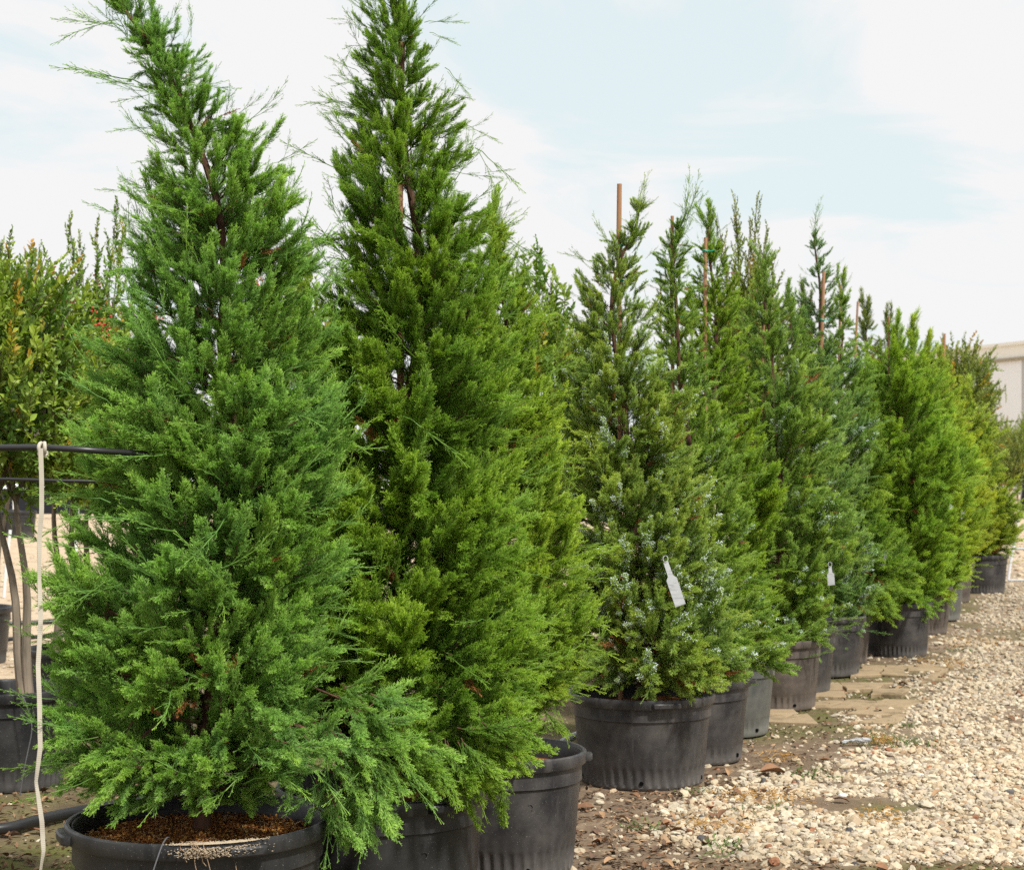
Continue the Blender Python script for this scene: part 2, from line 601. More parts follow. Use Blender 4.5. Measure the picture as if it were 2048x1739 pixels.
def build_ground():
    ux = np.linspace(-1, 1, 300)
    xs = np.sinh(ux * 5.2) / math.sinh(5.2) * 420 + 1.5
    uy = np.linspace(0, 1, 420)
    ys = -40 + 45.5 * np.linspace(0, 1, 10)[:-1]
    ys = np.concatenate([ys, 5.5 + (np.exp(uy * 5.2) - 1) / (math.exp(5.2) - 1) * 700])
    X, Y = np.meshgrid(xs, ys)
    Z = ground_z(X, Y) * np.clip(1.5 - np.hypot(X, Y) / 60, 0, 1)
    nx = len(xs)
    i = np.arange(len(ys) - 1)[:, None] * nx
    j = np.arange(nx - 1)[None]
    q = np.stack([i + j, i + j + 1, i + nx + j + 1, i + nx + j], axis=2).reshape(-1, 4)
    mb = MB()
    g = gravel_mask(X, Y).ravel()
    # open yard to the left and far away: pale packed gravel
    P = np.stack([X.ravel(), Y.ravel()], axis=-1)
    n1 = snoise(P, 21, 0.5, 3)
    yard = np.clip((Y.ravel() - 11.5 + n1 * 1.5 + np.clip(X.ravel(), -50, 0) * -0.1) / 3.0, 0, 1) * np.clip((edge_x(Y.ravel()) - 2.2 - X.ravel()) / 1.0, 0, 1)
    yard = np.maximum(yard, np.clip((Y.ravel() - 24) / 8, 0, 1))
    n2 = snoise(P, 31, 1.7, 4)
    mossy = np.clip(n2 * 1.6 + 0.40, 0, 1) * (1 - g) * (1 - yard)
    mb.add(np.stack([X, Y, Z], axis=2).reshape(-1, 3), q=q, c=np.stack([g, yard, mossy], axis=1))
    m, nt, p = newmat('ground_soil', 0.95, 0.12)
    tint = N(nt, 'ShaderNodeAttribute', attribute_name='tint').outputs['Color']
    sp = N(nt, 'ShaderNodeSeparateColor')
    nt.links.new(tint, sp.inputs[0])
    pos = N(nt, 'ShaderNodeNewGeometry').outputs['Position']
    nf = noise(nt, 45, 6, 0.7, vec=pos)
    nm = noise(nt, 6, 5, 0.6, vec=pos)
    nl = noise(nt, 1.3, 4, 0.6, vec=pos)
    soil = mixc(nt, nf, (0.085, 0.058, 0.038), (0.24, 0.175, 0.12))
    soil = mixc(nt, ramp(nt, nm, 0.5, 0.8), soil, (0.33, 0.25, 0.165))
    moss = mixc(nt, nf, (0.055, 0.06, 0.018), (0.17, 0.165, 0.055))
    c = mixc(nt, mth(nt, 'MULTIPLY', sp.outputs[2], ramp(nt, nm, 0.3, 0.55)), soil, moss)
    vor = N(nt, 'ShaderNodeTexVoronoi')
    vor.inputs['Scale'].default_value = 26
    nt.links.new(pos, vor.inputs['Vector'])
    grit = mixc(nt, vor.outputs['Distance'], (0.42, 0.34, 0.25), (0.20, 0.15, 0.105))
    c = mixc(nt, mth(nt, 'MULTIPLY', sp.outputs[0], 0.75), c, grit)
    tan = mixc(nt, nl, (0.44, 0.33, 0.22), (0.54, 0.44, 0.32))
    tan = mixc(nt, ramp(nt, nm, 0.50, 0.75), tan, (0.30, 0.22, 0.14))
    c = mixc(nt, mth(nt, 'MULTIPLY', sp.outputs[1], ramp(nt, nl, 0.15, 0.45)), c, tan)
    nt.links.new(c, p.inputs['Base Color'])
    h = mth(nt, 'ADD', nf, mth(nt, 'MULTIPLY', vor.outputs['Distance'], -0.7))
    bump(nt, p, h, 0.6, 0.02)
    o = mb.obj('ground', m, smooth=True)
    tag(o, kind='structure')
    return o


build_ground()

# low poly rough stone (icosphere level 1)
_t = (1 + 5 ** .5) / 2
ICO_V = nrm(np.array([(-1, _t, 0), (1, _t, 0), (-1, -_t, 0), (1, -_t, 0), (0, -1, _t), (0, 1, _t), (0, -1, -_t), (0, 1, -_t), (_t, 0, -1), (_t, 0, 1), (-_t, 0, -1), (-_t, 0, 1)], float))
ICO_F = np.array([(0, 11, 5), (0, 5, 1), (0, 1, 7), (0, 7, 10), (0, 10, 11), (1, 5, 9), (5, 11, 4), (11, 10, 2), (10, 7, 6), (7, 1, 8), (3, 9, 4), (3, 4, 2), (3, 2, 6), (3, 6, 8), (3, 8, 9), (4, 9, 5), (2, 4, 11), (6, 2, 10), (8, 6, 7), (9, 8, 1)])


def ico2():
    v = [tuple(x) for x in ICO_V]
    f, cache = [], {}

    def mid(a, b):
        k = (min(a, b), max(a, b))
        if k not in cache:
            p = np.array(v[a]) + np.array(v[b])
            v.append(tuple(p / np.linalg.norm(p)))
            cache[k] = len(v) - 1
        return cache[k]
    for a, b, c in ICO_F:
        ab, bc, ca = mid(a, b), mid(b, c), mid(c, a)
        f += [(a, ab, ca), (b, bc, ab), (c, ca, bc), (ab, bc, ca)]
    return np.array(v), np.array(f)


ICO2_V, ICO2_F = ico2()


def stones(mb, X, Y, size, rg, V=ICO_V, Fc=ICO_F, bright=1.0):
    n = len(X)
    k = len(V)
    base = V[None] * (1 + rg.uniform(-0.22, 0.22, (n, k, 1)))
    sc = np.stack([rg.uniform(0.75, 1.35, n), rg.uniform(0.65, 1.0, n), rg.uniform(0.42, 0.8, n)], axis=1)
    v = base * sc[:, None] * size[:, None, None] * 0.5
    a, b = rg.uniform(0, 6.28, n), rg.normal(0, 0.35, n)
    ca, sa, cb, sb = np.cos(a), np.sin(a), np.cos(b), np.sin(b)
    x, z = v[..., 0] * cb[:, None] - v[..., 2] * sb[:, None], v[..., 0] * sb[:, None] + v[..., 2] * cb[:, None]
    y = v[..., 1]
    x, y = x * ca[:, None] - y * sa[:, None], x * sa[:, None] + y * ca[:, None]
    zz = ground_z(X, Y)[:, None] + size[:, None] * rg.uniform(-0.15, 0.38, (n, 1)) * 0.6
    P = np.stack([x + X[:, None], y + Y[:, None], z + zz], axis=2)
    pal = np.array([.72, .712, .70]) * np.array([(0.66, 0.58, 0.44), (0.72, 0.66, 0.54), (0.60, 0.49, 0.35), (0.56, 0.50, 0.42), (0.70, 0.60, 0.46), (0.48, 0.34, 0.22), (0.40, 0.20, 0.12), (0.15, 0.15, 0.16)])
    ci = rg.choice(8, n, p=[.26, .26, .17, .12, .12, .045, .015, .01])
    bright = bright * (1 + .16 * snoise(np.stack([X, Y], axis=1), 17, 1.1, 4))[:, None]
    col = pal[ci] * rg.uniform(0.78, 1.12, (n, 1)) * bright
    t = (Fc[None] + (np.arange(n) * k)[:, None, None]).reshape(-1, 3)
    mb.add(P.reshape(-1, 3), t=t, c=np.repeat(np.clip(col, 0, .85), k, axis=0))


def build_gravel():
    rg = np.random.default_rng(5)
    mb = MB()

    def fill(n, y0, y1, w0, w1, s0, s1, keep=1.0, V=ICO_V, Fc=ICO_F):
        Y = rg.uniform(y0, y1, n)
        X = edge_x(Y) + rg.uniform(w0, w1, n)
        g = gravel_mask(X, Y)
        ok = rg.random(n) < (g * keep + 0.05)
        X, Y = X[ok], Y[ok]
        size = rg.uniform(s0, s1, len(X)) * rg.choice([0.7, 1, 1.35], len(X), p=[.45, .42, .13])
        stones(mb, X, Y, size, rg, V, Fc)
    # near, inside the view and a little beyond it
    fill(12500, 6.9, 9.6, -0.6, 2.6, 0.022, 0.047, V=ICO2_V, Fc=ICO2_F)
    fill(19000, 9.4, 15.0, -0.6, 3.4, 0.026, 0.050)
    fill(13000, 15.0, 24.0, -0.6, 4.5, 0.034, 0.06)
    fill(22000, 6.8, 11.0, -0.8, 2.6, 0.006, 0.016)
    fill(5000, 24.0, 45.0, -1.0, 7.0, 0.05, 0.09)
    fill(6000, 5.6, 7.0, -0.6, 3.0, 0.015, 0.035, keep=0.6)
    o = mb.obj('gravel', M_STONE)
    tag(o, 'cream crushed limestone gravel covering the drive beside the pots', 'gravel', kind='stuff')
    # thin scatter of pebbles on the soil between and behind the pots
    mb = MB()
    n = 2600
    X, Y = rg.uniform(-6, 6, n), rg.uniform(5.6, 16, n)
    ok = (X < edge_x(Y)) & (X > -0.45 * Y - 1)
    X, Y = X[ok], Y[ok]
    stones(mb, X, Y, rg.uniform(0.008, 0.03, len(X)), rg)
    n = 5000
    X, Y = rg.uniform(-9, 3, n), rg.uniform(12, 34, n)
    stones(mb, X, Y, rg.uniform(0.02, 0.06, len(X)), rg)
    o = mb.obj('pebbles', M_STONE)
    tag(o, 'loose pebbles scattered over the brown soil under the trees', 'pebbles', kind='stuff')


build_gravel()


def build_slabs():
    """cracked tan slabs at the foot of the pots"""
    m, nt, p = newmat('tan_slab', 0.9, 0.15)
    pos = N(nt, 'ShaderNodeNewGeometry').outputs['Position']
    f = noise(nt, 9, 6, 0.65, vec=pos)
    f2 = noise(nt, 90, 4, 0.6, vec=pos)
    c = mixc(nt, f, (0.25, 0.19, 0.12), (0.38, 0.30, 0.195))
    c = mixc(nt, mth(nt, 'MULTIPLY', f2, 0.5), c, (0.32, 0.22, 0.12))
    nt.links.new(c, p.inputs['Base Color'])
    dirt = noise(nt, 4, 5, 0.65, vec=pos)
    nt.links.new(mixc(nt, ramp(nt, dirt, 0.5, 0.68), c, (0.16, 0.12, 0.07)), p.inputs['Base Color'])
    bump(nt, p, f2, 0.5, 0.006)
    patch = empty('slab_patch', (0, 0, 0))
    tag(patch, kind='structure')
    rg = np.random.default_rng(8)
    # two patches, cut in irregular cells
    for (x0, x1, y0, y1, nx, ny) in ((1.55, 2.55, 11.0, 12.1, 5, 3), (2.55, 3.35, 13.15, 14.3, 4, 3), (1.95, 2.8, 12.3, 13.0, 4, 2)):
        gx = np.linspace(x0, x1, nx + 1)
        gy = np.linspace(y0, y1, ny + 1)
        P = np.stack(np.meshgrid(gx, gy), axis=2)
        P[..., 0] += (P[..., 1] - y0) * 0.35 - 0.1
        P += rg.uniform(-0.095, 0.095, P.shape)
        for a in range(ny):
            for b in range(nx):
                if rg.random() < 0.18:
                    continue
                c4 = np.array([P[a, b], P[a, b + 1], P[a + 1, b + 1], P[a + 1, b]])
                ctr = c4.mean(0)
                ring = []
                for k in range(4):
                    e0, e1 = c4[k], c4[(k + 1) % 4]
                    for tt in (0.0, 0.33, 0.66):
                        q = e0 + (e1 - e0) * tt + rg.normal(0, 0.012, 2)
                        ring.append(ctr + (q - ctr) * 0.983)
                ring = np.array(ring)
                th = rg.uniform(0.014, 0.026)
                n = len(ring)
                v = np.zeros((2 * n + n + 1, 3))
                v[:n, :2] = ring
                v[:n, 2] = -0.03
                v[n:2 * n, :2] = ring
                v[n:2 * n, 2] = th - 0.006
                v[2 * n:3 * n, :2] = ctr + (ring - ctr) * 0.96
                v[2 * n:3 * n, 2] = th + rg.normal(0, 0.0015, n)
                v[3 * n] = (*ctr, th + 0.002)
                qd, tr = [], []
                for k in range(n):
                    k2 = (k + 1) % n
                    qd.append((k, k2, n + k2, n + k))
                    qd.append((n + k, n + k2, 2 * n + k2, 2 * n + k))
                    tr.append((2 * n + k, 2 * n + k2, 3 * n))
                mb = MB()
                mb.add(v, q=qd, t=tr)
                mb.obj('slab', m, patch)


build_slabs()

# ------------------------------------------------------------------ far setting
def build_warehouse():
    w = empty('warehouse', (0, 0, 0))
    tag(w, 'long white warehouse with a cream parapet far behind the last trees', 'warehouse')
    m, nt, p = newmat('warehouse_panel', 0.7, 0.2)
    f = noise(nt, 0.4, 4)
    nt.links.new(mixc(nt, f, (0.79, 0.81, 0.83), (0.84, 0.86, 0.88)), p.inputs['Base Color'])
    m2 = simple('parapet_cream', (0.80, 0.79, 0.74), 0.7, 0.2, 0.05, 2)
    m3 = simple('parapet_line', (0.34, 0.30, 0.22), 0.7, 0.2, 0.1, 2)
    A = np.array([44.0, 150.4])
    d = np.array([-1.24, 3.4])
    d = d / np.linalg.norm(d)
    nrmv = np.array([d[1], -d[0]]) * -1      # towards the camera side (left/front)
    if nrmv @ (-A) < 0:
        nrmv = -nrmv
    H = 12.7
    s0, s1 = -60.0, 22.0

    def prism(mb, z0, z1, off, a=s0, b=s1, thick=0.4, m_=0):
        p0, p1 = A + d * a + nrmv * off, A + d * b + nrmv * off
        q0, q1 = p0 - nrmv * thick, p1 - nrmv * thick
        v = [(*p0, z0), (*p1, z0), (*q1, z0), (*q0, z0), (*p0, z1), (*p1, z1), (*q1, z1), (*q0, z1)]
        q = [(0, 3, 2, 1), (4, 5, 6, 7), (0, 1, 5, 4), (1, 2, 6, 5), (2, 3, 7, 6), (3, 0, 4, 7)]
        mb.add(v, q=q, m=m_)
    mb = MB()
    prism(mb, 0, H - 1.35, 0, thick=45)
    mb.obj('wall', m, w)
    mb = MB()
    prism(mb, H - 1.35, H - 0.28, 0.12, thick=0.5)
    mb.obj('parapet', m2, w)
    mb = MB()
    prism(mb, H - 0.28, H, 0.35, thick=0.9)
    mb.obj('coping', m2, w)
    mb = MB()
    prism(mb, H - 1.62, H - 1.35, 0.28, thick=0.6)
    mb.obj('ledge', m3, w)
    for k in range(6):
        mb = MB()
        prism(mb, 0, H - 1.64, 0.08, a=s0 + k * 15, b=s0 + k * 15 + 0.22, thick=0.2)
        mb.obj('wall_joint', simple('joint_grey', (0.46, 0.46, 0.45), 0.8) if k == 0 else bpy.data.materials['joint_grey'], w)


build_warehouse()


def build_fence():
    f = empty('palisade_fence', (0, 0, 0))
    tag(f, 'pale metal picket fence far off in front of the white warehouse', 'fence')
    Y = 112.0
    mb = MB()
    for z in (0.5, 1.6):
        box(mb, (24, Y, z), (60, Y + 0.06, z + 0.08))
    mb.obj('rail', M_STEEL, f)
    mb = MB()
    for x in np.arange(24, 60, 0.35):
        box(mb, (x, Y - 0.03, 0.02), (x + 0.1, Y, 1.9))
    o = mb.obj('pickets', M_STEEL, f)
    tag(o, kind='stuff')


build_fence()


# ------------------------------------------------------------------ foliage units (source meshes for the crowns)
def frames(d, up=np.array([0, 0, 1.0])):
    """orthonormal side vectors for directions d"""
    ref = np.where(np.abs(d @ up)[:, None] < 0.95, up[None], np.array([[1.0, 0, 0]]))
    u = nrm(np.cross(d, ref))
    return u, np.cross(u, d)


def juniper_unit(seed, L=0.26, n2=30, len2=0.105, n3=10, len3=0.042, droop=0.0, kink=0.25, whip=False, mfol=0, berries=0):
    """a leafy branchlet along +Z; local +X is its upper side"""
    rg = np.random.default_rng(seed)
    mb = MB()
    na = 9
    s = np.linspace(0, 1, na)
    ax = np.zeros((na, 3))
    ax[:, 2] = s * L
    ax[:, 0] = (kink * s ** 2 - droop * s ** 1.6) * L * 0.6 + np.cumsum(rg.normal(0, .010, na)) * L
    ax[:, 1] = np.cumsum(rg.normal(0, .018, na)) * L
    rw = (0.0026 if not whip else .0016) * (1 - s) + 0.0011
    segs(mb, ax[:-1], ax[1:], rw[:-1], rw[1:], m=1 if not whip else mfol, a0=s[:-1] * .5 + (.4 if whip else 0), a1=s[1:] * .5 + (.5 if whip else 0), k=4)
    tw = .0015 if whip else .0014
    # secondary
    t2 = np.sort(rg.uniform(0.06 if not whip else 0.25, 1.0, n2))
    p2 = np.stack([np.interp(t2, s, ax[:, i]) for i in range(3)], axis=1)
    dax = nrm(np.gradient(ax, axis=0))
    d2a = nrm(np.stack([np.interp(t2, s, dax[:, i]) for i in range(3)], axis=1))
    u, w = frames(d2a, np.array([1.0, 0, 0]))
    phi = np.arange(n2) * 2.4 + rg.normal(0, .4, n2)
    side = np.cos(phi)[:, None] * u + 0.75 * np.sin(phi)[:, None] * w
    ang = rg.uniform(R(20), R(44), n2) * (1 - 0.35 * t2)
    dir2 = nrm(np.cos(ang)[:, None] * d2a + np.sin(ang)[:, None] * side)
    l2 = len2 * (1.0 - 0.62 * t2) * rg.uniform(0.55, 1.25, n2) * (0.55 + 0.45 * np.minimum(1, t2 * 4))
    n2s = 4
    bend = nrm(rg.normal(0, 1, (n2, 3))) * 0.12 + d2a * 0.35 + np.array([0.16 - droop * 0.5, 0, 0])
    st = np.linspace(0, 1, n2s + 1)
    path = p2[:, None] + (dir2[:, None] * st[None, :, None] + bend[:, None] * (st ** 2)[None, :, None] * 0.5) * l2[:, None, None]
    for k in range(n2s):
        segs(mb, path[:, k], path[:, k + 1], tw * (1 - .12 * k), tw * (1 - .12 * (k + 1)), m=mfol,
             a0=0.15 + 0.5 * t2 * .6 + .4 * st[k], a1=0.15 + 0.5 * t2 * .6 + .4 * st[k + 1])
    # tertiary
    P0, D, LL, A = [], [], [], []
    for j in range(n3):
        tt = (j + rg.uniform(0.1, 0.9, n2)) / n3 * 0.94 + 0.04
        k = np.minimum((tt * n2s).astype(int), n2s - 1)
        fr = tt * n2s - k
        pa, pb = path[np.arange(n2), k], path[np.arange(n2), k + 1]
        p = pa + (pb - pa) * fr[:, None]
        dd = nrm(pb - pa)
        uu, ww = frames(dd, np.array([1.0, 0, 0]))
        ph = (j % 2) * np.pi + rg.normal(0, .75, n2)
        an = rg.uniform(R(16), R(38), n2)
        d3 = nrm(np.cos(an)[:, None] * dd + np.sin(an)[:, None] * (np.cos(ph)[:, None] * uu + np.sin(ph)[:, None] * ww))
        P0.append(p)
        D.append(d3)
        LL.append(len3 * (1 - 0.5 * tt) * rg.uniform(.5, 1.25, n2) * (0.6 + 0.4 * l2 / len2))
        A.append(0.3 + 0.35 * t2 + 0.25 * tt)
    P0, D, LL, A = np.vstack(P0), np.vstack(D), np.concatenate(LL), np.concatenate(A)
    tipc = P0 + D * LL[:, None]
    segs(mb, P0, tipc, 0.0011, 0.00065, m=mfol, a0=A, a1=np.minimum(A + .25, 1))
    # quaternary scale twigs
    for f, sg in ((0.35, 1), (0.62, -1)):
        uu, ww = frames(D, np.array([1.0, 0, 0]))
        ph = rg.uniform(0, 6.28, len(D))
        d4 = nrm(D * 0.8 + 0.6 * (np.cos(ph)[:, None] * uu + np.sin(ph)[:, None] * ww))
        q0 = P0 + D * (LL * f)[:, None]
        segs(mb, q0, q0 + d4 * (LL * 0.45)[:, None], 0.0010, 0.0005, m=mfol, a0=A + .1, a1=np.minimum(A + .3, 1))
    if berries:
        idx = rg.choice(len(P0), berries)
        bp = tipc[idx] + rg.normal(0, .004, (berries, 3))
        OV = np.array([(1, 0, 0), (-1, 0, 0), (0, 1, 0), (0, -1, 0), (0, 0, 1), (0, 0, -1)], float)
        OF = np.array([(0, 2, 4), (2, 1, 4), (1, 3, 4), (3, 0, 4), (2, 0, 5), (1, 2, 5), (3, 1, 5), (0, 3, 5)])
        vv = (OV[None] * 0.0040 + bp[:, None]).reshape(-1, 3)
        mb.add(vv, t=(OF[None] + (np.arange(berries) * 6)[:, None, None]).reshape(-1, 3), m=2)
    me = mb.mesh('juniper_spray', [M_FOL, M_WOOD, M_BERRY, M_DEAD])
    return bpy.data.objects.new('juniper_spray', me)       # stays unlinked: only a source for crowns


UNITS = [juniper_unit(1), juniper_unit(2, kink=.4), juniper_unit(3, n2=34, len2=.12), juniper_unit(4, droop=.35, kink=.1),
         juniper_unit(5, L=.24, n2=34, len2=.09, n3=12),
         juniper_unit(6, L=.36, n2=12, len2=.10, n3=3, len3=.026, kink=.0, droop=.45, whip=True),        # 5 whips
         juniper_unit(7, L=.34, n2=12, len2=.13, n3=3, len3=.04, kink=.45, whip=True),                   # 6
         juniper_unit(8, L=.2, n2=16, len2=.07, n3=7, len3=.022, droop=.5, mfol=3),                      # 7 dead
         juniper_unit(9, n2=32, len2=.095, n3=10, berries=100),                                            # 8 berries
         juniper_unit(10, n2=30, len2=.10, n3=10, berries=60, droop=.2)]                                # 9 berries


def leafy_unit(seed, mat, L=.3, n=16, leaf=.045, wid=.5, bloom=False, spread=1.0):
    rg = np.random.default_rng(seed)
    mb = MB()
    s = np.linspace(0, 1, 8)
    ax = np.zeros((8, 3))
    ax[:, 2] = s * L
    ax[:, 0] = np.cumsum(rg.normal(0, .02, 8)) * L + .12 * L * s ** 2
    ax[:, 1] = np.cumsum(rg.normal(0, .02, 8)) * L
    segs(mb, ax[:-1], ax[1:], .0028 - .002 * s[:-1], .0028 - .002 * s[1:], m=1, k=4)
    t = np.linspace(.08, 1, n) + rg.normal(0, .01, n)
    t = np.clip(t, 0, 1)
    for i in range(n):
        p = np.array([np.interp(t[i], s, ax[:, j]) for j in range(3)])
        ph = (i % 2) * math.pi + rg.normal(0, .7) + (i // 4) * .5
        an = R(rg.uniform(38, 72)) * (1 - .4 * t[i]) * spread
        d = np.array([math.cos(ph) * math.sin(an), math.sin(ph) * math.sin(an), math.cos(an)])
        up = nrm(np.array([0.3, 0, 1.0]) + rg.normal(0, .25, 3))
        sd_ = nrm(np.cross(d, up))
        nn = np.cross(sd_, d)
        l = leaf * rg.uniform(.7, 1.15) * (1 - .45 * t[i] ** 3)
        w_ = l * wid * .5
        fold = rg.uniform(.1, .45) * w_
        curl = rg.uniform(-.1, .18) * l
        v = [p, p + d * l * .33 + sd_ * w_ * .9 + nn * fold, p + d * l * .33 - sd_ * w_ * .9 + nn * fold,
             p + d * l * .66 + sd_ * w_ * .75 + nn * (fold - curl * .4), p + d * l * .66 - sd_ * w_ * .75 + nn * (fold - curl * .4),
             p + d * l - nn * curl, p + d * l * .33, p + d * l * .66 - nn * curl * .4]
        tr = [(0, 6, 1), (0, 2, 6), (3, 7, 5), (7, 4, 5)]
        qd = [(1, 6, 7, 3), (6, 2, 4, 7)]
        mb.add(v, q=qd, t=tr, m=0, a=t[i], c=np.array([1, 1, 1]) * rg.uniform(.7, 1.3))
    if bloom:
        pc = ax[-1] + rg.normal(0, .018, (26, 3)) + np.array([0, 0, .015])
        vv = (ICO_V[None] * rg.uniform(.004, .008, (26, 1, 1)) + pc[:, None]).reshape(-1, 3)
        mb.add(vv, t=(ICO_F[None] + (np.arange(26) * 12)[:, None, None]).reshape(-1, 3), m=2)
    return bpy.data.objects.new('leafy_shoot', mb.mesh('leafy_shoot', [mat, M_WOOD, M_BLOOM]))


LEAFU = [leafy_unit(21, M_LEAF, n=20, leaf=.062, wid=.6), leafy_unit(22, M_LEAF, n=24, leaf=.056, wid=.58), leafy_unit(23, M_LEAF, L=.22, n=18, leaf=.062, wid=.6), leafy_unit(24, M_LEAF, L=.36, n=30, leaf=.052, wid=.56), leafy_unit(25, M_LEAF, leaf=.055, bloom=True)]
HOLLYU = [leafy_unit(31, M_HOLLY, L=.3, n=34, leaf=.042, wid=.55), leafy_unit(32, M_HOLLY, L=.34, n=40, leaf=.044, wid=.5), leafy_unit(33, M_HOLLY, L=.26, n=30, leaf=.044, wid=.6)]

_groups = {}


def scatter_group(key, sources):
    if key in _groups:
        return _groups[key]
    ng = bpy.data.node_groups.new('foliage_' + key, 'GeometryNodeTree')
    ng.interface.new_socket('Geometry', in_out='INPUT', socket_type='NodeSocketGeometry')
    ng.interface.new_socket('Geometry', in_out='OUTPUT', socket_type='NodeSocketGeometry')
    n, l = ng.nodes, ng.links
    gi, go = n.new('NodeGroupInput'), n.new('NodeGroupOutput')
    ip = n.new('GeometryNodeInstanceOnPoints')
    g2i = n.new('GeometryNodeJoinGeometry')
    outs = []
    for s in sources:
        oi = n.new('GeometryNodeObjectInfo')
        oi.inputs['Object'].default_value = s
        inst = n.new('GeometryNodeGeometryToInstance')
        l.new(oi.outputs['Geometry'], inst.inputs[0])
        outs.append(inst.outputs[0])
    for o in reversed(outs):                      # the join lists its links last first
        l.new(o, g2i.inputs[0])

    def attr(name, typ):
        a = n.new('GeometryNodeInputNamedAttribute')
        a.data_type = typ
        a.inputs['Name'].default_value = name
        return a.outputs['Attribute']
    l.new(gi.outputs[0], ip.inputs['Points'])
    l.new(g2i.outputs[0], ip.inputs['Instance'])
    ip.inputs['Pick Instance'].default_value = True
    l.new(attr('unit', 'INT'), ip.inputs['Instance Index'])
    e2r = n.new('FunctionNodeEulerToRotation')
    l.new(attr('rot', 'FLOAT_VECTOR'), e2r.inputs[0])
    l.new(e2r.outputs[0], ip.inputs['Rotation'])
    l.new(attr('size', 'FLOAT'), ip.inputs['Scale'])
    l.new(ip.outputs[0], go.inputs[0])
    _groups[key] = ng
    return ng


def crown(name, key, sources, P, D, up, size, unit, color, parent):
    """one crown object: foliage sprays at points P, pointing along D"""
    P, D, size, unit = np.asarray(P), nrm(np.asarray(D)), np.asarray(size), np.asarray(unit)
    x = up - (up * D).sum(1)[:, None] * D
    x = nrm(x)
    y = np.cross(D, x)
    # rotation matrix columns x,y,D -> XYZ euler
    r20, r21, r22, r10, r00 = x[:, 2], y[:, 2], D[:, 2], x[:, 1], x[:, 0]
    rot = np.stack([np.arctan2(r21, r22), np.arcsin(np.clip(-r20, -1, 1)), np.arctan2(r10, r00)], axis=1)
    me = bpy.data.meshes.new(name)
    me.vertices.add(len(P))
    me.vertices.foreach_set('co', P.astype(np.float32).ravel())
    a = me.attributes.new('rot', 'FLOAT_VECTOR', 'POINT')
    a.data.foreach_set('vector', rot.astype(np.float32).ravel())
    a = me.attributes.new('size', 'FLOAT', 'POINT')
    a.data.foreach_set('value', size.astype(np.float32))
    a = me.attributes.new('unit', 'INT', 'POINT')
    a.data.foreach_set('value', unit.astype(np.int32))
    me.update()
    o = bpy.data.objects.new(name, me)
    o.color = (*color, 1)
    link(o, parent)
    tag(o, kind='stuff')
    md = o.modifiers.new('foliage', 'NODES')
    md.node_group = scatter_group(key, sources)
    return o


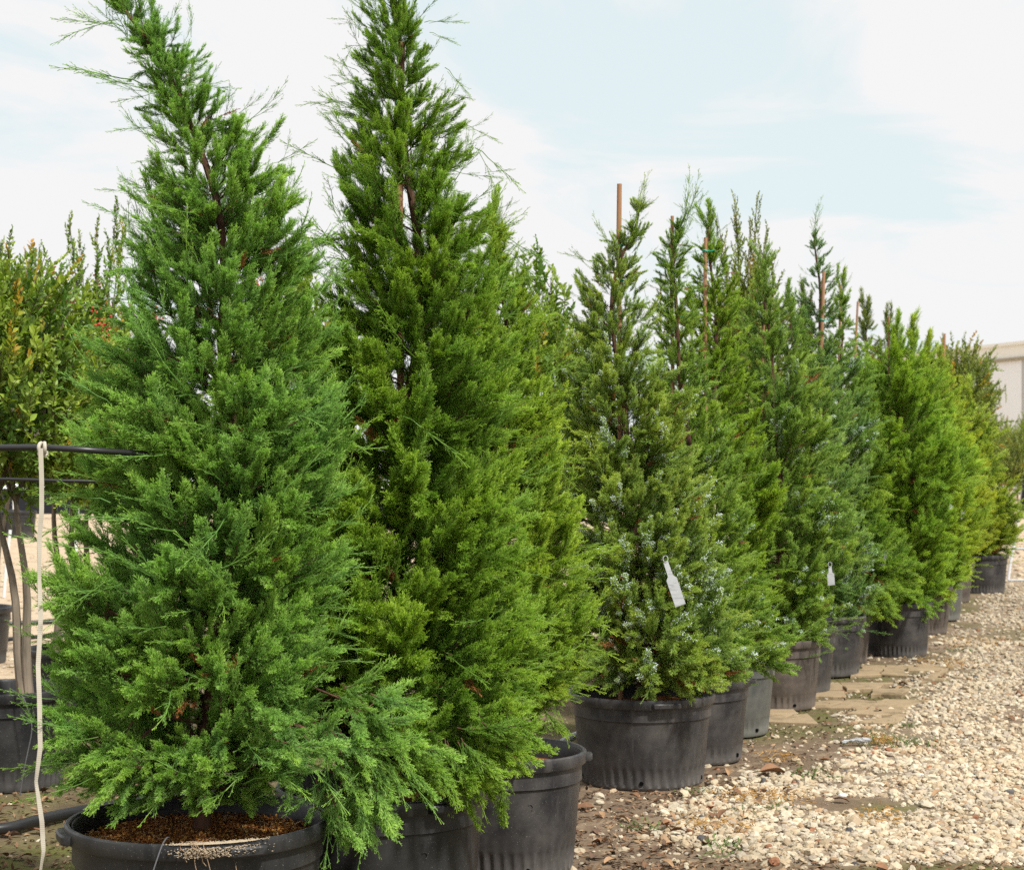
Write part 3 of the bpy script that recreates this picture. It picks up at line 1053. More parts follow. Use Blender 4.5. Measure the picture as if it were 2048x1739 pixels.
def juniper(label, Y, base_px, outline, color, seed, nb=70, per=8, usize=1.0, whips=30, dead=0.015, berry=0.0, z_soil=.42, group=None, wild=1.0, extra=None, arcs=(), lumps=.2, leader=True, fine=1.0):
    """outline: rows (pixel y, left px, right px) of the crown; turned into heights and radii at distance Y"""
    rg = np.random.default_rng(seed)
    x0 = wx(base_px, Y)
    t = empty('juniper_tree', (x0, Y, z_soil))
    tag(t, label, 'tree', group)
    ol = sorted([(wz(r[0], Y) - z_soil, wx((r[1] + r[2]) / 2, Y) - x0, (r[2] - r[1]) / 2 / F * Y) for r in outline])
    oz, ox, orad = (np.array(c) for c in zip(*ol))
    if seed == 104:
        orad = orad * 1.06
    if 104 <= seed <= 113:
        q_ = (oz - oz[0]) / (oz[-1] - oz[0])
        orad = orad * np.interp(q_, [0, .3, .6, .85, 1], [1.05, 1.08, 1.25, 1.35, 1.0])
    if seed >= 105:
        oz = np.concatenate([[oz[0] - .12], oz])
        ox = np.concatenate([[ox[0]], ox])
        orad = np.concatenate([[orad[0] * .95], np.maximum(orad, 0)])
        orad[1] = max(orad[1], orad[2] * .98)
    zt, zb = oz[-1], oz[0]

    def cx(z):
        return np.interp(z, np.concatenate([[0], oz + 0]), np.concatenate([[0], ox]))

    def rad(z, th):
        r = np.interp(z, oz, orad)
        P = np.stack([np.cos(th) * 1.6, np.sin(th) * 1.6, z * 3.4], axis=-1)
        return r * (1 + lumps * snoise(P, seed + 5, 1.6, 2))
    # trunk
    mb = MB()
    zz = np.linspace(-0.02, zt * .97, 26)
    tx = cx(zz) * np.clip((zz - .05) / .5, 0, 1)
    pts = np.stack([tx + .012 * np.sin(zz * 7 + seed), .012 * np.cos(zz * 6 + seed), zz], axis=1)
    r0 = .021 * zt / 2.6
    rr = r0 * (1 - zz / zt) ** .8 + .004
    rr[0] *= 1.35
    tube(mb, pts, rr, 9)

    def trunk_at(z):
        return np.stack([np.interp(z, zz, pts[:, i]) for i in range(3)], axis=-1)
    nb = int(nb * 1.3)
    per = int(per * 2.0)
    # primary branches
    zs = zb + (zt - zb) * (1 - np.sqrt(1 - rg.uniform(0, .985, nb)))       # denser where wide
    zs[: nb // 7] = zb + (zt - zb) * rg.uniform(0, .07, nb // 7)
    rg.shuffle(zs)
    zs = np.sort(np.concatenate([zs[: int(nb * .58)], zb + (zt - zb) * rg.uniform(.12, .98, nb - int(nb * .58))]))
    th = np.arange(nb) * 2.39996 + rg.normal(0, .35, nb)
    P, D, SZ, U = [], [], [], []
    wood0, wood1, wr0, wr1 = [], [], [], []
    for z, a in zip(zs, th):
        q = (z - zb) / (zt - zb)
        r = float(rad(np.array([z]), np.array([a]))[0])
        r = max(r - .055 * usize, .5 * r) * rg.uniform(.84, 1.06)
        el = R(np.interp(q, [0, .12, .5, .85, 1], [0, 18, 36, 48, 60]) + rg.normal(0, 7) * wild)
        rise = r * math.tan(min(el, R(66))) * .75
        tip = np.array([cx(z) + r * math.cos(a), r * math.sin(a), z])
        root = trunk_at(np.array([max(z - rise, .06 + .1 * rg.random())]))[0]
        if root[2] < .1 and q < .15:
            root[2] = max(.10, z * .6 + .05)
        d = tip - root
        Lb = np.linalg.norm(d)
        mid = root + d * .5 + np.array([0, 0, -.08 * Lb])
        if q < .15:
            mid[2] += .14 * Lb
        npp = 5
        ts = np.linspace(0, 1, npp)
        curve = (1 - ts)[:, None] ** 2 * root + 2 * (ts * (1 - ts))[:, None] * mid + ts[:, None] ** 2 * tip
        wrad = np.interp(ts, [0, 1], [.0042 * (Lb / .6 + .3), .0012])
        wood0.append(curve[:-1]); wood1.append(curve[1:]); wr0.append(wrad[:-1]); wr1.append(wrad[1:])
        n = max(3, int(per * np.clip(Lb / .55, .6, 1.6)))
        tt = np.concatenate([rg.uniform(.16, .97, n - 1), [.9]])
        base = (1 - tt)[:, None] ** 2 * root + 2 * (tt * (1 - tt))[:, None] * mid + tt[:, None] ** 2 * tip
        tan = nrm(2 * (1 - tt)[:, None] * (mid - root) + 2 * tt[:, None] * (tip - mid))
        rnd = nrm(rg.normal(0, 1, (n, 3)))
        rnd -= (rnd * tan).sum(1)[:, None] * tan
        dirs = nrm(tan + nrm(rnd) * (rg.uniform(.35, 1.0, n) * (1.05 - .4 * tt))[:, None] + np.array([0, 0, .12]))
        dirs[-1] = nrm(tan[-1] + rg.normal(0, .08, 3))
        size = usize * rg.uniform(.6, 1.05, n) * np.clip(Lb / .5, .33, 1.12)
        base = base - dirs * (.26 * size * np.where(tt > .8, .35, .12))[:, None]
        u = rg.integers(0, 5, n)
        if berry:
            u = np.where(rg.random(n) < berry, rg.integers(8, 10, n), u)
        if q < .12:
            u = np.where(rg.random(n) < .6, 3, u)
        u = np.where(rg.random(n) < dead * (3.5 if q < .15 else 1) * (1.6 - tt), 7, u)
        P.append(base); D.append(dirs); SZ.append(size); U.append(u)
    # inner fill round the trunk
    n = nb * 3
    z = zb + (zt - zb) * rg.uniform(.02, .93, n) ** 1.15
    a = rg.uniform(0, 6.283, n)
    r = rad(z, a) * rg.uniform(.05, .62, n)
    P.append(np.stack([cx(z) + r * np.cos(a), r * np.sin(a), z], axis=1))
    D.append(nrm(np.stack([np.cos(a), np.sin(a), rg.uniform(.1, 1.3, n)], axis=1) + rg.normal(0, .25, (n, 3))))
    SZ.append(usize * rg.uniform(.6, 1.0, n) * np.clip(rad(z, a) / .35, .45, 1.0)); U.append(np.where(rg.random(n) < .05, 7, rg.integers(0, 5, n)))
    # leader shoots at the apex
    if leader:
        n = 9 if leader is True else leader
        z = zt - np.linspace(.02, .38, n) * min(1.0, zt / 2.4)
        d = np.stack([rg.normal(0, .30, n), rg.normal(0, .30, n), np.ones(n)], axis=1)
        sl_ = np.array([(cx(zt) - cx(zt - .35)) / .35, 0, 1.0])
        P.append(trunk_at(z)); D.append(nrm(d + sl_ * .8)); SZ.append(rg.uniform(.6, .9, n) * usize); U.append(rg.integers(0, 5, n) if leader is True else rg.integers(5, 7, n))
    # long pale whips that break the silhouette
    if whips:
        whips = int(whips * (5 if seed <= 103 else 3.5))
        z = zb + (zt - zb) * rg.uniform(.03, 1, whips) ** 1.1
        a = rg.uniform(0, 6.283, whips)
        r = rad(z, a)
        q = (z - zb) / (zt - zb)
        el = R(10) + q * R(42) + rg.normal(0, R(16), whips)
        dd = np.stack([np.cos(a) * np.cos(el), np.sin(a) * np.cos(el), np.sin(el)], axis=1)
        dd = nrm(dd + rg.normal(0, .25, dd.shape))
        sz = rg.uniform(.38, .95, whips) * usize * np.clip(r / .3, .6, 1)
        p = np.stack([cx(z) + r * np.cos(a), r * np.sin(a), z], axis=1) - dd * (sz * .35 * rg.uniform(.35, .8, whips))[:, None]
        P.append(p); D.append(dd); SZ.append(sz); U.append(np.where(rg.random(whips) < .7, 5, 6))
    for (px, py, qx, qy, dr_) in arcs:            # long thin shoots that stick out: root pixel, tip pixel, droop kind
        a_ = np.array([wx(px, Y) - x0, -.03, wz(py, Y) - z_soil])
        b_ = np.array([wx(qx, Y) - x0, -.06, wz(qy, Y) - z_soil])
        L_ = np.linalg.norm(b_ - a_)
        P.append(a_[None]); D.append(nrm((b_ - a_)[None] + np.array([[0, 0, .3 * L_ * (dr_ == 5)]]))); SZ.append(np.array([L_ / .36])); U.append(np.array([dr_]))
        P.append(a_[None] + (b_ - a_)[None] * .1); D.append(nrm((b_ - a_)[None] + rg.normal(0, .25 * L_, (1, 3)))); SZ.append(np.array([L_ / .55])); U.append(np.array([6]))
    if extra:
        for (px, py, dy, dx_, dz_, cnt, sp_) in extra:   # clumps: pixel, depth offset, direction, count, spread
            ctr = np.array([wx(px, Y + dy) - x0, dy, wz(py, Y + dy) - z_soil])
            dr = np.array([dx_, -.15, dz_])
            pp = ctr + rg.normal(0, sp_, (cnt, 3))
            P.append(pp); D.append(nrm(dr + rg.normal(0, .35, (cnt, 3)))); SZ.append(rg.uniform(.6, 1, cnt) * usize); U.append(np.where(rg.random(cnt) < .15, 5, rg.integers(0, 5, cnt)))
            rt = trunk_at(np.array([max(.15, ctr[2] + .05)]))[0]
            m_ = (rt + ctr) / 2 + np.array([0, 0, .06])
            cc = np.array([rt, m_, ctr])
            wood0.append(cc[:-1]); wood1.append(cc[1:]); wr0.append(np.array([.010, .006])); wr1.append(np.array([.006, .003]))
    segs(mb, np.vstack(wood0), np.vstack(wood1), np.concatenate(wr0), np.concatenate(wr1), k=5)
    mb.obj('trunk', M_BARK, t, smooth=True)
    P, D, SZ, U = np.vstack(P), np.vstack(D), np.concatenate(SZ), np.concatenate(U)
    up = np.tile(np.array([[0, 0, 1.0]]), (len(P), 1)) + rg.normal(0, .25, P.shape)
    crown('crown', 'juniper', UNITS, P, D, up, SZ, U, color, t)
    return t


# ------------------------------------------------------------------ pots
def make_pot(label, x, y, Rr, h, mat, handles=(), ribs=44, seg=176, group='black nursery pots in the long row', soil=True, holes=True, seed=0):
    t = empty('nursery_pot', (x, y, 0.0), random.uniform(0, .3))
    tag(t, label, 'pot', group)
    rb = Rr * .845
    step = h * .76
    rim0 = h * .90

    def rz(z):
        return rb + (Rr * .965 - rb) * z / h
    prof = [(rb * .2, .004), (rb * .9, .004), (rb * .985, .008), (rz(.02), .02)]
    for z in (.04, .07, .095, .11):
        prof.append((rz(z * h / .47), z * h / .47))
    zr = .26 * h
    prof += [(rz(zr - .008), zr - .008), (rz(zr + .006) + .0005, zr + .006), (rz(h * .5), h * .5), (rz(step - .004), step - .004), (rz(step) + .008, step + .0015),
             (rz(rim0), rim0), (rz(rim0) + .004, h * .97), (Rr * .955, h - .004), (Rr * .945, h - .010), (rz(h * .85) - .008, h * .80), (rz(h * .6) - .01, h * .58)]
    zmin, zmax = .018, zr + .004

    def rf(r, z, T):
        inside = (z > zmin) & (z < zmax)
        w = np.clip((z - zmin) / .015, 0, 1) * np.clip((zmax - z) / .03, 0, 1)
        rib = np.clip(np.sin(T * ribs) * 1.5, -1, 1)
        warp = 1 + .006 * np.sin(2 * T + seed) + .003 * np.sin(3 * T + 2 * seed)
        return (r - np.where(inside, .0105 * w * (rib + 1) * .5, 0)) * warp
    mb = MB()
    lathe(mb, prof, seg, rf)
    b = mb.obj('body', mat, t, smooth=True)
    # rolled rim band
    mb = MB()
    warp = lambda r, z, T: r * (1 + .006 * np.sin(2 * T + seed) + .003 * np.sin(3 * T + 2 * seed))
    prof = [(Rr - .010, rim0 + .004), (Rr + .001, rim0 + .001), (Rr + .004, rim0 + .008), (Rr + .006, h - .014), (Rr + .004, h - .003), (Rr - .002, h + .002), (Rr - .010, h + .001), (Rr - .014, h - .006), (Rr - .016, rim0 + .01)]
    lathe(mb, prof, seg, warp, closed=True)
    rim = mb.obj('rim', mat, t, smooth=True)
    rot = t.rotation_euler[2]
    for deg, span in handles:
        mb = MB()
        a0, a1 = R(deg - span / 2) - rot, R(deg + span / 2) - rot
        n = 14
        secs = []
        for i in range(n + 1):
            a = a0 + (a1 - a0) * i / n
            e = min(1.0, min(i, n - i) / 1.6)
            ro = Rr + .008 + .022 * math.sin(min(1, e) * math.pi / 2)
            ri = Rr - .002
            z0_, z1_ = rim0 + .006, h - .012
            q = []
            for (rr_, zz_) in ((ri, z0_), (ro - .005, z0_), (ro, z0_ + .006), (ro, z1_ - .006), (ro - .005, z1_), (ri, z1_)):
                q.append((rr_ * math.cos(a), rr_ * math.sin(a), zz_))
            secs.append(q)
        v = np.array(secs).reshape(-1, 3)
        qd = []
        for i in range(n):
            for k in range(6):
                k2 = (k + 1) % 6
                qd.append((i * 6 + k, i * 6 + k2, (i + 1) * 6 + k2, (i + 1) * 6 + k))
        qd += [(0, 1, 4, 5), (1, 2, 3, 4), (n * 6 + 5, n * 6 + 4, n * 6 + 1, n * 6), (n * 6 + 4, n * 6 + 3, n * 6 + 2, n * 6 + 1)]
        mb.add(v, q=qd)
        mb.obj('handle', mat, t, smooth=True)
    if seed in (1, 2) and holes:
        mb = MB()
        am, zm = R(-62 if seed == 1 else -70) - rot, h * (.60 if seed == 1 else .62)
        q = np.linspace(R(-60), R(130), 12)
        rm = rz(zm) + .001
        tube(mb, np.stack([rm * np.cos(am + .035 * np.cos(q)), rm * np.sin(am + .035 * np.cos(q)), zm + .012 * np.sin(q)], axis=1), .0016, 5)
        mb.obj('moulded_mark', mat, t)
    if holes:
        for k in range(5):
            a = k * math.pi * .4 + .35 + seed
            rr_ = rz(.045) - .0015
            c = np.array([rr_ * math.cos(a), rr_ * math.sin(a), .045])
            nv = np.array([math.cos(a), math.sin(a), 0])
            sv = np.array([-math.sin(a), math.cos(a), 0])
            n = 12
            ring = np.array([c + (sv * math.cos(q) + np.array([0, 0, 1.0]) * math.sin(q)) * .0105 for q in np.linspace(0, 2 * np.pi, n, endpoint=False)])
            v = np.vstack([ring - nv * .006, ring + nv * .0035, [c + nv * .0035]])
            qd = [(i, (i + 1) % n, n + (i + 1) % n, n + i) for i in range(n)]
            tr = [(n + i, n + (i + 1) % n, 2 * n) for i in range(n)]
            mb = MB()
            mb.add(v, q=qd, t=tr)
            mb.obj('drain_hole', M_HOLE, t)
    if soil:
        mb = MB()
        rs = np.linspace(0.001, rz(h * .84) - .012, 12)
        pr = [(r, h * .84) for r in rs]
        lathe(mb, pr, 48)
        v = mb.v[0]
        v[:, 2] += snoise(v[:, :2], 40 + seed, 14, 3) * .012 + .03 * np.clip(1 - np.hypot(v[:, 0], v[:, 1]) / (Rr * .6), 0, 1)
        mb.q[0] = mb.q[0][:, ::-1]
        mb.obj('soil', M_SOIL, t, smooth=True)
    return t


def stake(label, px, ytop, ybot, Y, lean=0.0, rad=.011, ties=(), group='wooden stakes standing up out of the crowns'):
    Y += .16 if 'shrub' in label else (.07 if 'tallest' in label else 0.0)
    x, zt, zb_ = wx(px, Y), wz(ytop, Y), .40
    L = zt - zb_
    t = empty('wooden_stake', (x - lean * L, Y, zb_))
    tag(t, label, 'stake', group)
    mb = MB()
    zz = np.linspace(0, L, 12)
    pts = np.stack([lean * zz + .003 * np.sin(zz * 5), .002 * np.cos(zz * 4), zz], axis=1)
    tube(mb, pts, rad * (1 + .06 * np.sin(zz * 9)), 10)
    mb.obj('pole', M_STAKE, t, smooth=True)
    for ty in ties:
        z = wz(ty, Y) - zb_
        mb = MB()
        n = 24
        an = np.linspace(0, 2 * np.pi, n)
        pts = np.stack([lean * z + (rad + .004) * np.cos(an), (rad + .004) * np.sin(an), z + .004 * np.sin(an * 2)], axis=1)
        tube(mb, pts, .006, 6)
        pts = np.array([[lean * z + rad, -rad, z], [lean * z + rad + .02, -rad - .006, z - .004], [lean * z + rad + .045, -rad - .01, z + .006]])
        tube(mb, pts, .004, 6)
        mb.obj('tie', M_TIE, t)
    return t


def hang_tag(label, px, py, Y, w, h, lean):
    x, z = wx(px, Y), wz(py, Y)
    t = empty('plant_tag', (x, Y, z))
    tag(t, label, 'tag')
    mb = MB()
    pts = [(-w * .22, 0), (w * .22, 0), (w * .25, -h * .33), (w * .5, -h * .40), (w * .5, -h), (-w * .5, -h), (-w * .5, -h * .40), (-w * .25, -h * .33)]
    c, s = math.cos(lean), math.sin(lean)
    n = len(pts)
    v = [(c * a - s * b, -.0008 + .01 * (b / h) ** 2, s * a + c * b) for a, b in pts] + [(c * a - s * b, .0008 + .01 * (b / h) ** 2, s * a + c * b) for a, b in pts]
    mb.v.append(np.array(v)); mb.a.append(np.zeros(2 * n)); mb.c.append(np.ones((2 * n, 3))); mb.n = 2 * n
    qd = [(0, 3, 4, 7), (0, 1, 2, 3), (7, 4, 5, 6)]
    qd = [(0, 1, 2, 7), (3, 4, 5, 6), (7, 2, 3, 6)]
    qd += [tuple(n + i for i in q[::-1]) for q in qd] + [(i, n + i, n + (i + 1) % n, (i + 1) % n) for i in range(n)]
    mb.q.append(np.array(qd)); mb.qm.append(np.zeros(len(qd)))
    mb.obj('blade', M_TAG, t)
    mb = MB()
    k = 14
    an = np.linspace(0, 2 * np.pi, k)
    tube(mb, np.stack([.012 * np.cos(an), .003 * np.sin(an), .012 + .016 * np.sin(an)], axis=1), .0016, 5, cap=False)
    mb.obj('loop', M_TAG, t)
    return t


# ------------------------------------------------------------------ the row of pots and junipers
POTS = [  # pixel x of centre, Y, rim radius, height, material, handles, label
    (398, 5.60, .414, .490, 0, ((203, 20), (-60, 17)), 'widest black pot with dried sand on its rim, under the leaning blue green juniper'),
    (766, 6.28, .378, .475, 0, ((-55, 14), (160, 16)), 'black pot directly behind and right of the widest sand rimmed pot'),
    (1008, 7.05, .326, .478, 1, ((-2, 9), (170, 12)), 'black pot with its rim handle sticking out on the right, third in the row'),
    (1284, 9.00, .370, .462, 1, ((-75, 24), (100, 20)), 'broad dusty pot under the berry covered juniper beside the gravel'),
    (1372, 9.72, .360, .462, 1, ((-12, 10), (170, 12)), 'pot half hidden just behind the broad dusty pot of the berried juniper'),
    (1436, 10.7, .360, .470, 2, ((-30, 10),), 'pale faded grey pot showing only its right side, in front of the first cracked slabs'),
    (1543, 11.85, .345, .470, 3, (), 'dark brownish pot standing at the left edge of the cracked tan slabs'),
    (1579, 12.7, .340, .470, 1, (), 'narrow sliver of grey pot behind the pot at the edge of the cracked slabs'),
    (1641, 13.75, .345, .470, 1, (), 'grey ribbed pot with its clean right side standing past the cracked slabs'),
    (1664, 14.6, .335, .470, 3, (), 'thin brownish strip of pot just left of the black and grey ribbed pot'),
    (1793, 15.1, .300, .470, 1, (), 'ribbed pot, black on its left and grey on its right, alone on mossy ground'),
    (1834, 17.2, .340, .470, 3, (), 'ribbed brownish pot overhung by bright green foliage beside the gravel'),
    (1864, 18.8, .345, .475, 2, ((-10, 12),), 'pale greenish grey pot with a pale rim, third from the far end of the row'),
    (1889, 21.3, .350, .490, 3, (), 'narrow dusty brown pot second from the far end of the row'),
    (1962, 22.85, .345, .500, 1, (), 'farthest pot of the row, grey and wide, under the olive green juniper'),
]
for i, (px, Y, Rr, h, mi, hd, lb) in enumerate(POTS):
    make_pot(lb, wx(px, Y), Y, Rr, h, M_POT[mi], hd, seg=264 if i < 4 else 132, ribs=44, seed=i, holes=i < 9)

G = 'potted junipers in the long row'
juniper('leaning feathery blue green juniper nearest the camera, in the widest pot', 5.60, 398,
        [(-60, 190, 215), (-10, 195, 250), (50, 225, 320), (100, 255, 385), (200, 285, 455), (300, 270, 535), (400, 262, 590), (500, 255, 625), (600, 238, 660), (700, 212, 685), (800, 215, 715), (900, 215, 740), (1000, 200, 755), (1100, 175, 750), (1200, 166, 740), (1300, 160, 730), (1400, 145, 715), (1500, 145, 685), (1560, 185, 630), (1590, 260, 560)],
        (0.195, 0.390, 0.085), 101, nb=175, per=11, usize=.85, whips=90, z_soil=.425, group=G, dead=.012, arcs=((250, 60, 112, 60, 5), (240, 45, 122, 110, 5), (290, 175, 112, 155, 5), (300, 190, 180, 160, 5), (320, 260, 225, 280, 5), (300, 390, 200, 395, 5), (500, 245, 590, 188, 6), (480, 230, 545, 200, 6), (385, 80, 392, 5, 6), (560, 330, 640, 290, 5), (290, 30, 270, -30, 6), (110, 1060, 60, 1050, 5), (180, 800, 120, 780, 5), (130, 1500, 50, 1560, 5)),
        extra=[(670, 1480, .0, .45, -.6, 20, .05), (690, 1400, -.05, .5, -.2, 18, .06), (680, 1550, -.02, .15, -.9, 18, .05), (740, 1500, -.04, .3, -.6, 16, .05), (560, 1480, -.25, .4, -.3, 12, .05), (250, 1500, -.25, -.3, -.5, 12, .06)])
juniper('tall dense bright green juniper with a brown stake near its top, second in the row', 6.28, 766,
        [(-110, 768, 782), (-60, 745, 810), (0, 722, 835), (100, 715, 880), (200, 692, 905), (300, 682, 950), (400, 672, 985), (500, 655, 1020), (600, 640, 1040), (700, 610, 1060), (800, 570, 1070), (900, 540, 1078), (1000, 520, 1080), (1100, 505, 1085), (1200, 500, 1090), (1300, 500, 1090), (1400, 520, 1075), (1480, 560, 1050), (1530, 640, 1000)],
        (0.180, 0.345, 0.045), 102, nb=175, per=11, usize=.88, whips=80, z_soil=.41, group=G, arcs=((860, 70, 918, 105, 5), (850, 50, 935, 62, 5), (890, 140, 945, 212, 5), (895, 190, 950, 215, 5), (930, 255, 1000, 300, 5), (950, 300, 1042, 395, 5), (970, 350, 1030, 350, 5), (1000, 420, 1042, 412, 5), (1010, 480, 1100, 545, 5), (1020, 510, 1090, 590, 5), (710, 45, 660, 52, 5), (700, 210, 600, 228, 5), (700, 235, 625, 215, 5), (705, 100, 684, 150, 5)),
        extra=[(905, 1500, -.27, .4, -.45, 26, .06), (840, 1480, -.32, .2, -.6, 20, .06), (950, 1440, -.2, .4, -.5, 18, .06), (760, 1480, -.34, .0, -.6, 16, .06)])
juniper('bright green juniper tucked behind the tallest one, over the pot with the rim handle', 7.05, 1008,
        [(430, 985, 995), (480, 970, 1020), (550, 955, 1050), (650, 930, 1088), (800, 885, 1125), (900, 860, 1150), (1000, 840, 1165), (1100, 830, 1195), (1200, 830, 1215), (1300, 845, 1200), (1400, 890, 1140), (1440, 930, 1090)],
        (0.240, 0.405, 0.060), 103, nb=125, per=10, usize=.9, whips=60, z_soil=.41, group=G, extra=[(1020, 1390, -.2, .2, -.5, 18, .06)])
juniper('juniper speckled with pale blue berries and a bare stake standing up from its top', 9.0, 1284,
        [(395, 1270, 1284), (460, 1252, 1288), (520, 1190, 1278), (600, 1160, 1290), (700, 1148, 1318), (800, 1142, 1345), (900, 1138, 1370), (1000, 1138, 1395), (1100, 1132, 1415), (1200, 1130, 1440), (1280, 1130, 1480), (1340, 1145, 1475), (1380, 1200, 1400)],
        (0.235, 0.380, 0.085), 104, nb=155, leader=5, per=11, usize=0.85, whips=24, berry=.26, dead=.03, z_soil=.40, group=G, arcs=((1262, 440, 1315, 400, 5), (1255, 470, 1300, 395, 6), (1230, 500, 1170, 445, 6), (1190, 530, 1115, 512, 5), (1180, 540, 1140, 500, 5), (1165, 600, 1110, 575, 5), (1290, 520, 1315, 495, 5)))
juniper('slim juniper behind the berried one, with a single shoot leaning out right above its stake', 9.72, 1372,
        [(400, 1385, 1398), (460, 1346, 1366), (540, 1318, 1362), (600, 1312, 1388), (700, 1302, 1418), (800, 1290, 1440), (900, 1283, 1468), (1000, 1274, 1488), (1100, 1272, 1525), (1200, 1262, 1550), (1280, 1280, 1560), (1330, 1310, 1480)],
        (0.210, 0.370, 0.070), 105, nb=105, leader=5, per=10, usize=0.85, whips=30, berry=.1, z_soil=.40, group=G, arcs=((1352, 470, 1418, 366, 6), (1350, 500, 1400, 400, 6), (1330, 560, 1322, 470, 6)))
juniper('compact juniper with bright tufts round dark hollows and a short stake at its tip', 10.7, 1436,
        [(425, 1412, 1430), (470, 1396, 1440), (550, 1386, 1464), (650, 1370, 1488), (750, 1360, 1505), (850, 1342, 1520), (950, 1332, 1540), (1050, 1322, 1560), (1150, 1315, 1575), (1230, 1322, 1560), (1300, 1350, 1530)],
        (0.215, 0.380, 0.045), 106, nb=100, per=10, usize=0.85, whips=20, z_soil=.40, group=G, lumps=.32)
juniper('olive green juniper with a stake, rising before the small leaved shrub', 11.85, 1543,
        [(520, 1524, 1534), (570, 1500, 1556), (650, 1482, 1590), (750, 1470, 1618), (850, 1458, 1648), (950, 1446, 1670), (1050, 1440, 1690), (1130, 1436, 1690), (1210, 1448, 1670), (1280, 1480, 1630)],
        (0.220, 0.380, 0.080), 107, nb=90, per=9, usize=0.95, whips=26, berry=.1, z_soil=.40, group=G)
juniper('grey green juniper squeezed between the olive one and the one with a thin spire', 12.7, 1579,
        [(600, 1574, 1584), (660, 1552, 1618), (760, 1535, 1650), (850, 1515, 1680), (1000, 1500, 1705), (1120, 1490, 1718), (1200, 1510, 1690), (1250, 1540, 1650)],
        (0.195, 0.350, 0.090), 108, nb=75, per=8, usize=1.00, whips=24, z_soil=.40, group=G)
juniper('blue green juniper with a thin ragged spire and a stake beside it', 13.75, 1641,
        [(440, 1628, 1636), (500, 1615, 1650), (560, 1612, 1662), (620, 1596, 1682), (720, 1586, 1702), (820, 1572, 1722), (920, 1556, 1742), (1020, 1546, 1758), (1130, 1540, 1765), (1210, 1560, 1740), (1250, 1590, 1710)],
        (0.185, 0.345, 0.105), 109, nb=85, leader=5, per=9, usize=0.95, whips=22, berry=.25, z_soil=.40, group=G)
juniper('bright green juniper with a slim stake just right of the thin spired one', 14.6, 1664,
        [(560, 1680, 1690), (620, 1665, 1702), (700, 1642, 1725), (800, 1622, 1745), (920, 1600, 1772), (1020, 1585, 1785), (1120, 1580, 1795), (1200, 1610, 1760)],
        (0.220, 0.385, 0.065), 110, nb=75, per=8, usize=1.00, whips=22, z_soil=.40, group=G)
juniper('broad vivid green juniper over the black and grey ribbed pot', 15.1, 1793,
        [(650, 1782, 1796), (690, 1752, 1828), (760, 1728, 1855), (850, 1708, 1885), (950, 1692, 1902), (1050, 1688, 1912), (1130, 1698, 1912), (1190, 1730, 1890), (1220, 1760, 1850)],
        (0.225, 0.400, 0.055), 111, nb=85, per=8, usize=1.10, whips=26, z_soil=.40, group=G)
juniper('light green juniper whose tips hang over the ribbed brownish pot', 17.2, 1834,
        [(660, 1818, 1832), (720, 1795, 1862), (800, 1775, 1895), (880, 1762, 1918), (980, 1752, 1936), (1080, 1755, 1942), (1140, 1775, 1925), (1175, 1800, 1890)],
        (0.265, 0.425, 0.060), 112, nb=70, per=7, usize=1.3, whips=22, z_soil=.40, group=G)
juniper('vivid green juniper with a pale tag, over the pale greenish pot', 18.8, 1864,
        [(700, 1848, 1858), (760, 1825, 1888), (850, 1805, 1920), (950, 1792, 1942), (1050, 1790, 1955), (1110, 1810, 1940), (1140, 1840, 1900)],
        (0.255, 0.400, 0.055), 113, nb=62, per=6, usize=1.35, whips=18, z_soil=.41, group=G)
juniper('yellow green juniper second from the far end of the row', 21.3, 1889,
        [(730, 1875, 1888), (800, 1850, 1920), (900, 1828, 1950), (1000, 1818, 1968), (1070, 1825, 1968), (1110, 1850, 1940)],
        (0.285, 0.405, 0.055), 114, nb=58, per=6, usize=1.5, whips=14, z_soil=.42, group=G)
juniper('olive juniper at the far end of the row, before the white warehouse', 22.85, 1962,
        [(790, 1925, 1945), (830, 1895, 1975), (900, 1882, 2000), (980, 1885, 2015), (1050, 1890, 2028), (1090, 1905, 2020), (1112, 1925, 1995)],
        (0.275, 0.415, 0.070), 115, nb=75, per=7, usize=1.5, whips=16, z_soil=.43, group=G)

# second row of junipers partly hidden behind, to the left of the first
G2 = 'junipers standing behind the row'
for k, (px, Y, top, w, colr, lb) in enumerate([
        (1610, 16.5, 610, 95, (.050, .115, .045), 'bluish juniper behind the row, left of the thin ragged spire'),
        (1733, 19.5, 620, 90, (.055, .120, .034), 'juniper behind the row whose tip shows left of the vivid green one'),
        (1775, 20.5, 640, 90, (.055, .120, .034), 'juniper behind the row whose tip shows over the broad vivid green one')]):
    hh = 1000 - top
    make_pot(['pot hidden behind the row, under the bluish juniper', 'pot hidden behind the row, left of the broad vivid juniper', 'farthest pot hidden behind the row'][k], wx(px, Y) - .2, Y, .35, .47, M_POT[1], (), seg=96, seed=20 + k, holes=False, group='pots behind the row')
    juniper(lb, Y, px, [(top, px - 5, px + 5), (top + hh * .15, px - w * .3, px + w * .3), (top + hh * .4, px - w * .7, px + w * .7), (top + hh * .75, px - w, px + w), (1080, px - w, px + w), (1130, px - w * .6, px + w * .6)],
            tuple(c * f for c, f in zip(colr, (3.2, 2.3, 1.9))), 130 + k, nb=50, per=6, usize=1.3, whips=16, z_soil=.40, group=G2)

